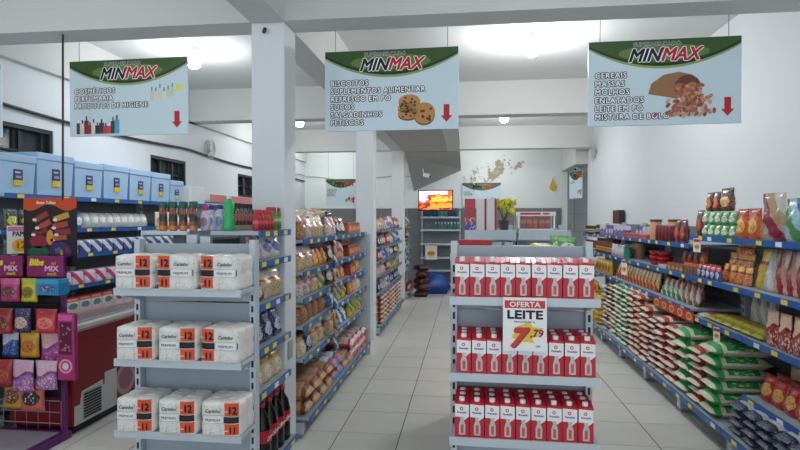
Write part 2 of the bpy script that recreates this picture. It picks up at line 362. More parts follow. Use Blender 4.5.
# ------------------------------------------------------------------ hanging signs
def sign(xa, xb, Y, z0, z1, rz, lines, pic, label, name='hanging_sign', small=False, top=BZ):
    W = xb-xa; H = z1-z0
    t = thing(name, label, 'sign', ((xa+xb)/2, Y, z0), rz)
    pm = bpy.data.materials.get('sign_blue')
    MB().bbox(-W/2, W/2, -.008, .008, 0, H, mat('#d2e5ee', .45, var=.03, scale=1.5), .002).build('panel', t)
    b = MB(); g1, g2, g3 = mat('#1c2f22', .3), mat('#4c7a33', .3), mat('#8fae66', .3)
    def arc(zl, dz, x0=-W/2+.003, x1=W/2-.003):
        P = [(x0+(x1-x0)*i/24, zl-dz*(1-(2*i/24-1)**2)) for i in range(25)]
        return P
    zt = H-.004
    b.flat(arc(H*.90, H*.245)+[(W/2-.003, zt), (-W/2+.003, zt)], -.0088, g3)
    b.flat(arc(H*.92, H*.235)+[(W/2-.003, zt), (-W/2+.003, zt)], -.0096, g1)
    b.flat(arc(H*.95, H*.235)+[(W/2-.003, zt), (-W/2+.003, zt)], -.0104, mat('#3d5a2c', .3))
    b.disc(0, H*.84, W*.30, H*.095, -.0112, mat('#66853f', .3), 24)
    b.build('header_print', t)
    wh, dk, rd, nv = mat('#ffffff', .6), mat('#23262b', .8), mat('#c4202c', .6), mat('#10152c', .7)
    b = MB(); k = H*.145; x0 = -W*.235; zz = H*.745
    if not small:
        b.text('SUPERMERCADO', x0+.035*W, H*.92, H*.045, -.0114, wh, .05, sx=1.0, spc=1.08); b.text('SUPERMERCADO', x0+.035*W, H*.92, H*.045, -.0121, nv, .012, sx=1.0, spc=1.08)
        for (s_, xx, cc) in (('MIN', x0, nv), ("'", x0+.192*W, rd), ('MAX', x0+.213*W, rd)):
            b.text(s_, xx, zz, k, -.0116, wh, .075, .35, sx=.93, spc=1.0); b.text(s_, xx, zz, k, -.0126, cc, .032, .35, sx=.93, spc=1.0)
    else:
        b.text('MIN', x0, zz, k, -.0126, nv, .05, .3); b.text('MAX', x0+.26*W, zz, k, -.0126, rd, .05, .3)
    b.build('logo', t)
    lh = H*.062
    for i, s_ in enumerate(lines):
        z = H*.565-i*H*.098
        b = MB(); b.text(s_, -W*.455, z, lh, -.0088, dk, .125, 0, sx=.97, spc=1.14); b.text(s_, -W*.455, z, lh, -.0096, mat('#ffffff', .6), .022, 0, sx=.97, spc=1.14)
        b.build('text_line', t)
    ax = W*.413
    b = MB(); a = W*.042
    b.flat([(ax-a*.5, H*.30), (ax+a*.5, H*.30), (ax+a*.5, H*.165), (ax+a, H*.165), (ax, H*.085), (ax-a, H*.165), (ax-a*.5, H*.165)][::-1], -.0092, rd)
    b.build('arrow', t)
    b = MB(); q = random.Random(3)
    if pic == 'cookies':
        for (cx, cz, r, tl) in ((.13, .20, .075, .55), (.13, .27, .075, .55), (.14, .35, .08, .62), (.25, .20, .08, .98)):
            cx *= W; cz = H*cz; r *= W
            b.disc(cx, cz-.012, r, r*tl, -.0092-.0006*(cz < .3), mat('#7c4a22', .4), 18); b.disc(cx, cz, r, r*tl, -.0102, mat('#c48a4c', .4), 18)
            for _ in range(9):
                a_ = q.random()*6.28; rr = r*.8*q.random()**.5
                b.disc(cx+rr*math.cos(a_), cz+rr*tl*math.sin(a_), r*.12, r*.1*tl+.003, -.011, mat('#4a2814', .4), 7)
        for k_, (cx, cz, r, tl) in enumerate(()): pass
    elif pic == 'beans':
        sk = [(-.10, .36), (-.08, .48), (.0, .58), (.10, .61), (.19, .57), (.24, .46), (.2, .34), (.08, .30), (.0, .33)]
        b.flat([(x*W, z*H) for x, z in sk], -.0090, mat('#9c7350', .5)); b.disc(.155*W, .44*H, .085*W, .13*H, -.0096, mat('#6b4028', .5), 16, .3)
        for i in range(170):
            a_ = q.random(); cx = .155+q.gauss(0, .038)+.02*(1-a_); cz = .46-.36*a_
            cx = .17+(cx-.17)*(1+1.3*(1-cz/.46))
            b.disc(cx*W, max(.1, cz)*H, .021*W, .012*W, -.0100-.00002*i, mat(q.choice(['#b06a4c', '#c98a68', '#8d4a34', '#a55d40', '#d6a184']), .4), 8, q.random()*3)
    elif pic == 'bottles':
        x = -.44
        for i in range(11):
            wv = q.uniform(.03, .045); hh = q.uniform(.13, .25); c_ = ['#5a3a34', '#d9d7d2', '#8c2430', '#b02a38', '#e4e4e2', '#202a44', '#3a3f54', '#d53a30', '#d8485a', '#2c4b3a', '#5aa7c9'][i]
            b.rect(x*W, (x+wv)*W, .03*H, (.03+hh*.75)*H, -.0090-.0001*i, mat(c_, .4)); b.rect((x+wv*.35)*W, (x+wv*.65)*W, (.03+hh*.75)*H, (.03+hh)*H, -.0090-.0001*i, mat(q.choice(['#1d1d1d', '#b51f2a', '#ffffff', '#3b2a2a']), .4)); x += wv*.86
        x = .19
        for i in range(6):
            hh = q.uniform(.08, .15); b.rect(x*W, (x+.03)*W, (.44+.012*i)*H, (.44+.012*i+hh)*H, -.0092, mat(q.choice(['#dfe3cf', '#e9ecd9', '#d2dcc4']), .3)); b.rect((x+.01)*W, (x+.02)*W, (.44+.012*i+hh)*H, (.49+.012*i+hh)*H, -.0092, mat('#6d7f95', .3)); x += .034
        b.disc(.43*W, .60*H, .035*W, .045*H, -.0094, mat('#e9e86a', .4))
    elif pic == 'fruit':
        for i in range(6): b.disc((.18+.05*i)*W, (.2+.04*(i % 3))*H, .04*W, .06*H, -.0092, mat(q.choice(['#d06c9a', '#7fb05a', '#c83848', '#e0c04a']), .4), 10)
    if b.v: tag(b.build('printed_picture', t), kind='stuff')
    if top:
        b = MB(); wm = mat('#8a8d8e', .4)
        for s_ in (-1, 1): b.tube([(s_*W*.42, 0, H), (s_*W*.42, 0, top-z0)], .0025, wm, 5)
        b.build('hanging_wire', t)
    return t
ZS0, ZS1 = 2.203, 2.78; YS = 3.9
sign(onY(70, YS), onY(189.5, YS), YS, ZS0, ZS1, R(-1.5), ['COSMÉTICOS', 'PERFUMARIA', 'PRODUTOS DE HIGIENE'], 'bottles', 'pale blue hanging sign listing cosmetics, with printed bottles and a red arrow', top=CZ)
sign(onY(325, YS), onY(458.5, YS), YS, ZS0, ZS1, R(-1.5), ['BISCOITOS', 'SUPLEMENTOS ALIMENTAR', 'REFRESCO EM PÓ', 'SUCOS', 'SALGADINHOS', 'PETISCOS'], 'cookies', 'pale blue hanging sign with a picture of chocolate chip cookies', top=CZ)
sign(onY(588, YS), onY(739, YS), YS, ZS0, ZS1, R(-1.8), ['CEREAIS', 'MASSAS', 'MOLHOS', 'ENLATADOS', 'LEITE EM PÓ', 'MISTURA DE BOLO'], 'beans', 'pale blue hanging sign with a picture of beans spilling from a sack', top=CZ)
sign(onY(4, YS)-.92, onY(4, YS), YS, ZS0, ZS1, R(-1.5), [], None, 'hanging sign cut off by the left edge of the photo', top=CZ)
sign(onY(326, 11.2), onY(356, 11.2), 11.2, 1.84, 2.40, 0, ['BEBIDAS', 'ÁGUAS', 'SUCOS'], 'fruit', 'small far green headed sign left of the middle column', small=True, top=CZ)
sign(onY(462, YB-.03), onY(501, YB-.03), YB-.03, 1.86, 2.38, 0, ['FRIOS', 'CARNES'], None, 'small far green headed sign on the back wall behind red boxes', small=True, top=None)
sign(1.90, 2.40, 11.3, 1.98, 2.52, R(-72), ['CARNES'], 'fruit', 'small hanging sign turned sideways in the far doorway', small=True, top=2.62)
# small yellow pennant on the back wall
tag(MB().prism([(1.80, 2.24), (1.85, 2.40), (1.88, 2.50), (1.91, 2.36), (1.96, 2.26), (1.88, 2.18)], YB-.03, YB-.005, mat('#e3b21c', .5)).build('pennant'), 'small yellow pennant stuck on the back wall near the doorway', 'pennant')

# ------------------------------------------------------------------ shelving
GREY = mat('#a9b3bb', .45, .1, var=.03); LGREY = mat('#c3ccd3', .4, .1); DGREY = mat('#878f96', .5, .1); SLOT = mat('#2b2e31', .7)
BLUE = mat('#165ba8', .35, var=.05); YEL = mat('#ecd93c', .4); WHITE = mat('#eceeee', .4); BLACK = mat('#141416', .5)
def post_mesh(H, m):
    b = MB(); b.box(-.016, .016, -.03, .03, 0, H, m)
    for i in range(int((H-.15)/.06)): b.box(-.006, .006, -.0315, -.0295, .1+i*.06, .135+i*.06, SLOT)
    return b.mesh('upright')
def shelf_unit(name, label, loc, rz, L, D, H, shelves, strip=BLUE, body=GREY, tags=2, bracket=False, feet=True, group=None, back=True, boards=None, posts=(0, 1), lip=.035):
    t = thing(name, label, 'shelf', loc, rz, group)
    pm = post_mesh(H, LGREY)
    for k in posts: obj('upright', pm, t, (.017 if k == 0 else L-.017, D-.035, 0))
    if back:                                     # pressed back panels, one above the other
        n = 4; h = (H-.14)/n
        for i in range(n): MB().bbox(.034, L-.034, D-.02, D-.008, .12+i*h+.003, .12+(i+1)*h-.003, body, .003).build('back_panel', t)
    if feet:
        for k in posts:
            x = .017 if k == 0 else L-.017
            MB().box(x-.016, x+.016, .05, D-.07, .03, .11, LGREY).box(x-.02, x+.02, .06, .10, 0, .03, DGREY).box(x-.02, x+.02, D-.14, D-.1, 0, .03, DGREY).build('foot', t)
    for (z, dep) in shelves:
        y0 = D-dep
        s = MB().bbox(.004, L-.004, y0+.006, D-.066, z-.022, z, LGREY if strip is not BLUE else GREY, .002).build('shelf', t)
        MB().box(.003, L-.003, y0-.004, y0+.006, z-lip, z+.004, strip).build('price_rail', s)
        if bracket:
            for x in (.0345, L-.0395):
                MB().add([(x, y0+.01, z-.024), (x, D-.068, z-.024), (x, D-.068, z-.085), (x, y0+.01, z-.036), (x+.005, y0+.01, z-.024), (x+.005, D-.068, z-.024), (x+.005, D-.068, z-.085), (x+.005, y0+.01, z-.036)],
                         [(0, 1, 2, 3), (7, 6, 5, 4), (0, 4, 5, 1), (1, 5, 6, 2), (2, 6, 7, 3), (3, 7, 4, 0)], LGREY).build('bracket', s)
        for k in range(tags):
            x = min(L-.04, max(.04, L*(k+.5)/tags+rnd.uniform(-.12, .12)*L/tags*2))
            MB().box(x-.032, x+.032, y0-.0065, y0-.0042, z-.030, z-.002, YEL if rnd.random() < .8 else WHITE).build('price_tag', s)
    return t

# ------------------------------------------------------------------ product kinds
class P:
    def __init__(s, name, cat, desc, mesh, w, d, h, parts=()):
        s.name, s.cat, s.desc, s.mesh, s.w, s.d, s.h, s.parts = name, cat, desc, mesh, w, d, h, parts
def pouch_mesh(w, h, t, m, seed=0, nx=6, nz=9):
    q = random.Random(seed); b = MB(); V = []; F = []
    for side in (-1, 1):
        for j in range(nz+1):
            v = j/nz; env = min(1, (v+.14)/.24)*min(1, (1-v)/.52)**.8
            if v > .93: env = .0
            wid = w/2*(1-.07*math.sin(math.pi*min(1, v*1.05)))
            for i in range(nx+1):
                u = 2*i/nx-1; th = t*.42*env*(1-u**4)**.6+.0015
                th *= 1+q.uniform(-.25, .25)*(0 < j < nz)
                V.append((u*wid, side*th, v*h))
    n = (nx+1)*(nz+1)
    for s_ in (0, 1):
        for j in range(nz):
            for i in range(nx):
                a = s_*n+j*(nx+1)+i; f = (a, a+1, a+nx+2, a+nx+1); F.append(f if s_ == 0 else f[::-1])
    for j in range(nz):
        for i in (0, nx):
            a = j*(nx+1)+i; c = a+nx+1; f = (a, a+n, c+n, c) if i == 0 else (a, c, c+n, a+n); F.append(f[::-1] if i == 0 else f[::-1])
    for i in range(nx):
        F.append((i, n+i, n+i+1, i+1)); a = nz*(nx+1)+i; F.append((a, a+1, n+a+1, n+a))
    b.add(V, F, m, True); return b.mesh('pouch')
def pouch(desc, w, h, t, m, cat='packet', name='snack_pouch', seed=0):
    return P(name, cat, desc, pouch_mesh(w, h, t, m, seed), w, t, h)
def sack_mesh(w, l, h, m, seed=0, n=8):
    q = random.Random(seed); V = []; F = []
    for s_ in (0, 1):
        for j in range(n+1):
            for i in range(n+1):
                u, v = 2*i/n-1, 2*j/n-1
                e = ((1-abs(u)**3.5)*(1-abs(v)**4))**.5
                z = h*.38+(h*.62*e if s_ else -h*.38*min(1, e*1.8))
                if 0 < i < n and 0 < j < n and s_: z += q.uniform(-.06, .06)*h
                V.append((u*w/2*(1-.05*abs(v)**3), v*l/2, max(0, z)))
    k = (n+1)**2
    for j in range(n):
        for i in range(n):
            a = j*(n+1)+i; F.append((a, a+n+1, a+n+2, a+1)); F.append((k+a, k+a+1, k+a+n+2, k+a+n+1))
    return MB().add(V, F, m, True).mesh('sack')
def sack(desc, w, l, h, m, cat='bag', name='grocery_sack', seed=0): return P(name, cat, desc, sack_mesh(w, l, h, m, seed), w, l, h*1.07)
def carton(desc, w, d, h, m, cat='box', name='product_box', b=.003):
    return P(name, cat, desc, MB().bbox(-w/2, w/2, -d/2, d/2, 0, h, m, b).mesh('carton'), w, d, h)
def lathe_p(name, cat, desc, prof, m, parts=(), n=14):
    b = MB().lathe(prof, m, n); r = max(p[0] for p in prof)
    return P(name, cat, desc, b.mesh(name), 2*r, 2*r, max(p[1] for p in prof), [(pn, MB().lathe(pp, pm, n).mesh(pn)) for pn, pp, pm in parts])
PEND = []
def spawn(p, M, label=None, where=None, anchor=None, group=None):
    o = obj(p.name, p.mesh); o.matrix_world = M; o['category'] = p.cat
    if group: o['group'] = group
    for pt in p.parts:
        c_ = obj(pt[0], pt[1], o)
        if pt[0] in ('lettering', 'printed_label', 'printed_front'): c_['kind'] = 'stuff'
    if label: tag(o, label)
    else: PEND.append((o, p.desc, where, anchor))
    return o
ONES = 'first second third fourth fifth sixth seventh eighth ninth'.split()
def ordn(i):
    if i <= 20: return ORD[i-1]
    tens = {2: 'twenty', 3: 'thirty', 4: 'forty', 5: 'fifty'}[i//10]
    return (tens[:-1]+'ieth') if i % 10 == 0 else tens+'-'+ONES[i % 10-1]
def finish_labels():
    tot = {}; cnt = {}
    for (o, d, wh, an) in PEND: tot[(d, wh)] = tot.get((d, wh), 0)+1
    for (o, d, wh, an) in PEND:
        k = (d, wh); cnt[k] = cnt.get(k, 0)+1
        tag(o, f'{d} {wh}' if tot[k] == 1 else f'{d}, {ordn(cnt[k])} from {an}, {wh.replace("on the ", "")}', group=f'{d} {wh}' if tot[k] > 1 else None)
FACE = {'R': R(-90), 'L': R(90), 'F': 0, 'A': R(-90)}
def line(face, front, start, z, items, where, anchor, v=.012, jit=.004, lean=0):
    """stand products side by side along a shelf: face R/L = shelf runs along Y (start, heading away or near), F = along X"""
    pos = start
    sg = -1 if face == 'R' else 1
    for it in items:
        p = it[0]; n = it[1]; lay = it[2] if len(it) > 2 else 1; gap = it[3] if len(it) > 3 else .006; rows = it[4] if len(it) > 4 else 1
        if p is None: pos += sg*n; continue
        for k in range(n):
            for l in range(lay):
                for rr in range(rows):
                    c = pos+sg*(p.w+gap)/2; dv = v+p.d/2+rr*(p.d+.004)+rnd.uniform(0, jit)
                    if face == 'R': loc = (front+dv, c, z+.001+l*(p.h+.001))
                    elif face == 'L': loc = (front-dv, c, z+.001+l*(p.h+.001))
                    elif face == 'A': loc = (front+dv, c, z+.001+l*(p.h+.001))
                    else: loc = (c, front+dv, z+.001+l*(p.h+.001))
                    M = Matrix.Translation(loc) @ Matrix.Rotation(FACE[face]+rnd.uniform(-.05, .05)*(jit > .002)+(rnd.uniform(-.22, .1) if jit > .01 and lean else 0), 4, 'Z') @ Matrix.Rotation(lean, 4, 'X')
                    wh = where
                    if lay > 1: wh = ('lower' if l == 0 else 'upper' if l == lay-1 else 'middle')+' layer, '+where.replace('on the ', '')
                    if rows > 1: wh = ('front row, ' if rr == 0 else 'back row, ')+wh
                    spawn(p, M, None, wh, anchor)
            pos += sg*(p.w+gap)
    return pos

# ------------------------------------------------------------------ milk display at the end of the middle aisle
MX0, MYF, MW, MD = -.086, 2.62, .70, .26
ms = [(1.196, .25), (.832, .25), (.525, .25), (.20, .25)]
milk_unit = shelf_unit('end_display', 'grey slotted shelf display stacked with red milk cartons', (MX0, MYF, 0), R(-.9), MW, MD, 1.456, ms, strip=LGREY, bracket=True, tags=0)
red, mwhite = mat('#c5202e', .35), mat('#f2f0ef', .35)
cw, ch = .068, .166
cb = MB()
cb.add([(-cw/2, -cw/2, 0), (cw/2, -cw/2, 0), (cw/2, cw/2, 0), (-cw/2, cw/2, 0), (-cw/2, -cw/2, ch), (cw/2, -cw/2, ch), (cw/2, cw/2, ch+.018), (-cw/2, cw/2, ch+.018)],
       [(3, 2, 1, 0), (0, 1, 5, 4), (1, 2, 6, 5), (2, 3, 7, 6), (3, 0, 4, 7), (4, 5, 6, 7)], red)
pr = MB(); yy = -cw/2-.0006; h = cw/2-.001
pr.flat([(-h, .098), (-.012, .098), (.010, .082), (h, .100), (h, .156), (-h, .160)], yy, mwhite)
pr.disc(-.002, .138, .0085, .0085, yy-.0004, mat('#cf3a44', .4), 12); pr.disc(-.002, .138, .004, .004, yy-.0007, mwhite, 8)
pr.text('Piracanjuba', 0, .116, .0085, yy-.0004, mat('#2c3f86', .4), .03, 0, 'CENTER', .8)
bt = [(.0, .012), (.015, .014), (.0155, .06), (.008, .082), (.008, .09), (.0095, .091), (.0095, .098)]
pr.flat([(x+.001, z) for x, z in bt]+[(-x+.001, z) for x, z in bt[::-1]], yy-.0008, mat('#c9c5c3', .4))
pr.rect(-.006, .008, .02, .062, yy-.0012, mat('#8f8a8a', .4)); pr.rect(-.004, .006, .024, .058, yy-.0016, mat('#d9534f', .4))
cap = MB().lathe([(.0135, 0), (.0135, .016), (.011, .018)], WHITE, 12, Matrix.Translation((0, -.012, ch+.004)))
MILK = P('milk_carton', 'carton', 'red and white milk carton', cb.mesh('milk_carton'), cw, cw, ch+.02, [('printed_front', pr.mesh('printed_front')), ('cap', cap.mesh('cap'))])
MU = Matrix.Translation((MX0, MYF, 0)) @ Matrix.Rotation(R(-.9), 4, 'Z')
snames = ['top', 'middle', 'lower', 'bottom']
for si, (z, dep) in enumerate(ms[:3]):
    for r_ in range(3 if si else 2):
        for k in range(9):
            x = .063+k*.0715+rnd.uniform(-.0008, .0008)+(.008 if si == 1 else 0)
            spawn(MILK, MU @ Matrix.Translation((x, .018+cw/2+r_*.071, z+.001)) @ Matrix.Rotation(rnd.uniform(-.012, .012), 4, 'Z'),
                  f'red and white milk carton, {ORD[k]} from left, {["front", "second", "rear"][r_]} row, {snames[si]} shelf', group='milk cartons on the end display')
# price poster clipped to the top shelf
t = thing('price_poster', 'white price poster with red header hanging on the milk display', 'sign', tuple(MU @ Vector((.353, -.012, .955))), R(-.9))
PW, PH = .20, .25
MB().box(-PW/2, PW/2, -.002, .002, 0, PH, mat('#f1f1f1', .35)).build('sheet', t)
b = MB(); pr_ = mat('#d4333a', .4)
b.rect(-PW/2+.008, PW/2-.008, PH-.05, PH-.014, -.0026, pr_); b.text('OFERTA', 0, PH-.043, .023, -.0032, WHITE, .03, 0, 'CENTER', 1.15)
b.text('LEITE', 0, PH-.098, .037, -.0026, BLACK, .045, 0, 'CENTER', 1.32)
b.text('PIRACANJUBA 1L', 0, PH-.117, .008, -.0026, BLACK, .02, 0, 'CENTER', 1.1)
b.flat([(-.07, .025), (-.03, .06), (-.06, .06), (-.035, .115), (.02, .135), (.04, .112), (.085, .11), (.05, .085), (.08, .075), (.03, .062), (.045, .04), (-.01, .045), (-.03, .022)][::-1], -.0026, mat('#f0c22e', .4))
b.text('7', -.072, .02, .085, -.0034, mat('#8c1d22', .4), .06, .25, 'LEFT', 1.15); b.text('7', -.074, .022, .085, -.0040, pr_, .035, .25, 'LEFT', 1.15)
b.text(',79', .024, .068, .034, -.0034, mat('#8c1d22', .4), .03, .1, 'LEFT', 1.0)
b.text('UN', .05, .02, .009, -.0030, BLACK, .03)
b.build('printed_offer', t)
# run of shelving behind the milk display
def run_unit(label, x0, x1, y0, y1, H, zs, faceL=True):
    pass
for side, (fx, rz, org) in enumerate(((-.085, R(-90), (-.085, 5.30, 0)), (.605, R(90), (.605, 2.90, 0)))):
    shelf_unit('shelf_run', ['low grey shelf run behind the milk display, side facing the main aisle', 'low grey shelf run behind the milk display, right hand side'][side],
               (org[0], 4.10 if side == 0 else 2.90, 0), rz, 1.18, .34, 1.40, [(1.38, .34), (1.05, .34), (.72, .34), (.40, .34), (.15, .34)], strip=LGREY, tags=0)

for side in (0, 1):
    shelf_unit('end_display', ['grey shelf end carrying tall foil cartons behind the milk display', 'grey shelf end carrying a white rack behind the milk display'][side], ([-.02, .375][side], 4.14, 0), 0, .385, .40, 1.52, [(1.483, .39), (1.05, .34), (.72, .34), (.40, .34), (.15, .34)], strip=LGREY, tags=0, lip=.07)
# ------------------------------------------------------------------ toilet paper display at the left
TX0, TYF, TWD, TD = -1.85, 2.68, .705, .26
ts = [(1.203, .25), (.83, .25), (.453, .25), (.16, .25)]
shelf_unit('end_display', 'grey slotted shelf display stacked with toilet paper packs', (TX0, TYF, 0), 0, TWD, TD, 1.455, ts, strip=LGREY, bracket=True, tags=0)
wrap = packmat('#e9e6e0', '#dedad2', '#e4e1db', 'clear', .25, '#d3cfc8')
wrap = mat('#e8e5df', .28, var=.06, scale=60, key='wrap')
def paper_pack(right):
    W, D, H = .226, .225, .186
    nx, ny, nz = 16, 16, 12
    bm = bmesh.new(); idx = {}
    def pt(i, j, k):
        if (i, j, k) in idx: return idx[(i, j, k)]
        u, v, w_ = 2*i/nx-1, 2*j/ny-1, 2*k/nz-1
        bu = abs(math.sin(math.pi*(u+1)))**.6 if abs(u) < 1 else 0     # two rolls across
        bv = abs(math.sin(math.pi*(v+1)))**.5 if abs(v) < 1 else 0
        bw_ = abs(math.sin(math.pi*(w_+1)))**.35 if abs(w_) < 1 else 0
        x, y, z = u*(W/2-.016), v*(D/2-.016), w_*(H/2-.008)
        if abs(u) == 1: x += math.copysign(.016*bv*(.35+.65*bw_), u)
        if abs(v) == 1: y += math.copysign(.016*bu*(.5+.5*bw_), v)
        if k == nz: z += .010*min(1, bu*bv*1.3)-.022*(((abs(u)-.5)**2+(abs(v)-.5)**2) < .02)
        c = idx[(i, j, k)] = bm.verts.new((x, y, z+H/2-.006+.006)); return c
    def quad(a, b_, c_, d_):
        f = bm.faces.new((pt(*a), pt(*b_), pt(*c_), pt(*d_))); f.smooth = True
    for i in range(nx):
        for j in range(ny):
            quad((i, j, nz), (i+1, j, nz), (i+1, j+1, nz), (i, j+1, nz)); quad((i, j, 0), (i, j+1, 0), (i+1, j+1, 0), (i+1, j, 0))
    for i in range(nx):
        for k in range(nz):
            quad((i, 0, k), (i+1, 0, k), (i+1, 0, k+1), (i, 0, k+1)); quad((i, ny, k), (i, ny, k+1), (i+1, ny, k+1), (i+1, ny, k))
    for j in range(ny):
        for k in range(nz):
            quad((0, j, k), (0, j, k+1), (0, j+1, k+1), (0, j+1, k)); quad((nx, j, k), (nx, j+1, k), (nx, j+1, k+1), (nx, j, k+1))
    z0 = min(v.co.z for v in bm.verts)
    for v in bm.verts: v.co.z -= z0
    me = bpy.data.meshes.new('toilet_paper_pack'); bm.to_mesh(me); bm.free(); me.materials.append(wrap)
    def fy(x):                     # front bulge at x
        u = max(-1, min(1, x/(W/2-.016))); bu = abs(math.sin(math.pi*(u+1)))**.6 if abs(u) < 1 else 0
        return -(D/2-.016)-.016*bu-.0018
    def curved(b, x0, x1, z0, z1, m, off=0, n=10):
        V = []; F = []
        for i in range(n+1):
            x = x0+(x1-x0)*i/n; V += [(x, fy(x)-off, z0), (x, fy(x)-off, z1)]
        for i in range(n): F.append((2*i, 2*i+2, 2*i+3, 2*i+1))
        b.add(V, F, m, True)
    s_ = 1 if right else -1; org = mat('#e8562a', .35)
    lab = MB()
    xa, xb = (.026, .097) if right else (-.097, -.026)
    curved(lab, xa, xb, .108, .176, org); curved(lab, xa, xb, .012, .068, org)
    curved(lab, -.097, .097, .072, .104, BLACK); 
    curved(lab, *((-.094, .022) if right else (-.022, .094)), .066, .110, mat('#c9c8c6', .4), .0008); curved(lab, *((-.090, .018) if right else (-.018, .090)), .070, .106, mat('#f0efec', .4), .0014)
    let = MB(); c0 = -.036 if right else .036; c1 = (xa+xb)/2
    let.text('PREMIUM', c0, .081, .0125, -.116, mat('#55575a', .4), .01, 0, 'CENTER', 1.1)
    let.text('Carinho', c0, .125, .017, -.116, mat('#3b3b3f', .4), .02, .2, 'CENTER', 1.0)
    let.text('12', c1+.008, .122, .036, -.117, BLACK, .045, 0, 'CENTER', .95); let.text('11', c1+.008, .022, .032, -.117, BLACK, .04, 0, 'CENTER', .95)
    let.text('leve', c1-.024, .130, .008, -.117, WHITE, .02, 0, 'CENTER'); let.text('pague', c1-.024, .032, .007, -.117, WHITE, .02, 0, 'CENTER')
    q = random.Random(2)                       # little printed dots on the film
    for i in range(46):
        x = q.uniform(-.1, .1); z = q.choice((q.uniform(.012, .064), q.uniform(.112, .17)))
        if xa-.004 < x < xb+.004: continue
        let.disc(x, z, .0022, .0022, fy(x)-.0006, mat('#8b8f94', .4), 6)
    return P('toilet_paper_pack', 'toilet paper', 'toilet paper pack', me, W, D, H, [('printed_label', lab.mesh('printed_label')), ('lettering', let.mesh('lettering'))])
TPR, TPL = paper_pack(True), paper_pack(False)
for si, var in enumerate(((TPR, TPL, TPL), (TPR, TPR, TPL), (TPR, TPR, TPR))):
    z = ts[si][0]
    for k in range(3):
        x = TX0+.117+k*.236+(.004 if si else 0)
        spawn(var[k], Matrix.Translation((x, TYF-.012+.1125, z+.001)) @ Matrix.Rotation(rnd.uniform(-.02, .02), 4, 'Z'),
              f'white and orange toilet paper pack, {["left", "middle", "right"][k]} one on the {["top", "middle", "lower"][si]} shelf', group='toilet paper packs on the end display')

# ------------------------------------------------------------------ right wall shelving
RB = .60                                                       # base depth; wall side at XR-.01
RX = XR-.012-RB                                                # front of the base (1.668)
bays = [(2.11, 2.98), (2.98, 3.85), (3.85, 4.72), (4.72, 5.59), (5.59, 6.46), (6.46, 7.33), (7.33, 8.20)]
UF = XR-.012-.47                                               # front of upper shelves
for k, (ya, yb) in enumerate(bays):
    near = k < 3
    sh = [(1.437 if near else 1.363, .47), (1.11, .47), (.795 if near else .84, .47), (.18, .60)]
    if k < 2: sh.insert(3, (.415, .47))
    shelf_unit('wall_shelf_unit', f'blue railed shelf bay against the right wall, {ORD[k]} from the camera', (RX, yb, 0), R(-90), yb-ya, RB, 1.60 if near else 1.52, sh, tags=3, body=mat('#6f767c', .5, .1), group='shelf bays along the right wall')
# end shelf beyond the run (jars by the doorway)
shelf_unit('wall_shelf_unit', 'small dark shelf bay nearest the far doorway on the right', (1.85, 9.10, 0), R(-90), .86, .40, 1.50, [(1.34, .40), (1.05, .40), (.76, .40), (.47, .40), (.18, .40)], tags=2)

# packs for the right wall
GREEN_P = pouch('small green and white packet', .105, .092, .05, packmat('#4f9a4d', '#e8efe2', '#79b56b', 'oval', .3, '#2d2f30'), seed=1)
CHOC_P = pouch('brown cake mix packet', .105, .145, .05, packmat('#5a1f22', '#e07840', '#6d2a2a', 'oval', .3, '#f0b070'), seed=2)
CHOC_BIG = pouch('large brown packet with a bowl picture', .19, .165, .06, packmat('#5b2226', '#e4b45c', '#3f171b', 'oval', .3, '#c27a2e'), seed=3)
ORANGE_P = pouch('orange and red noodle packet', .15, .20, .06, packmat('#d9541e', '#efc25a', '#c22a28', 'oval', .3, '#b5401c'), seed=4)
SILVER_P = pouch('large silver and magenta pasta packet', .24, .29, .08, packmat('#b99a72', '#8e1440', '#cfc8c8', 'diag', .18, '#d6b98a'), seed=5)
BLUEG_P = pouch('pale blue and green packet', .20, .25, .08, packmat('#9cc6d8', '#4f8f4a', '#3a6fa8', 'diag', .25, '#d8c86a'), seed=6)
COFFEE_P = pouch('dark red coffee packet', .12, .20, .07, packmat('#5e1f20', '#b5432c', '#451617', 'oval', .3, '#d69a5a'), seed=7)
PURPLE_B = carton('purple and white box', .16, .07, .125, packmat('#6a3f96', '#ded9ea', '#4a3f9e', 'wave', .35, '#c9b8e0'))
LILAC_B = carton('lilac box with white print', .12, .07, .125, packmat('#8c6aae', '#e4dff0', '#5b3f8c', 'oval', .35))
REDTRAY_B = carton('flat red tray box', .28, .12, .045, packmat('#b62326', '#d8453c', '#8e1a1d', 'wave', .4, '#e8c8b8'))
BEIGE_TUB = lathe_p('powder_tub', 'tub', 'tall beige tub with brown lid', [(.05, 0), (.055, .01), (.055, .17), (.05, .18)], mat('#d39a74', .4), [('lid', [(.057, .178), (.058, .2), (.05, .203)], mat('#5a2a20', .4))])
MAROON_JAR = lathe_p('jar', 'jar', 'dark maroon jar', [(.035, 0), (.04, .01), (.04, .11), (.034, .125)], mat('#6a1f2a', .3), [('lid', [(.037, .124), (.037, .145), (.034, .147)], mat('#7d2a34', .3))])
BLACK_JAR = lathe_p('jar', 'jar', 'dark coffee jar with brown lid', [(.035, 0), (.04, .01), (.04, .09), (.034, .10)], mat('#1d1512', .2), [('lid', [(.036, .1), (.036, .125), (.033, .127)], mat('#3c2a1e', .4)), ('label', [(.0407, .025), (.0407, .075)], packmat('#c9b48a', '#3f6a3a', '#a03028', 'band'))])
CLEAR_BOX = carton('clear plastic box', .10, .09, .12, mat('#c9d3d6', .15, var=.1, scale=20))
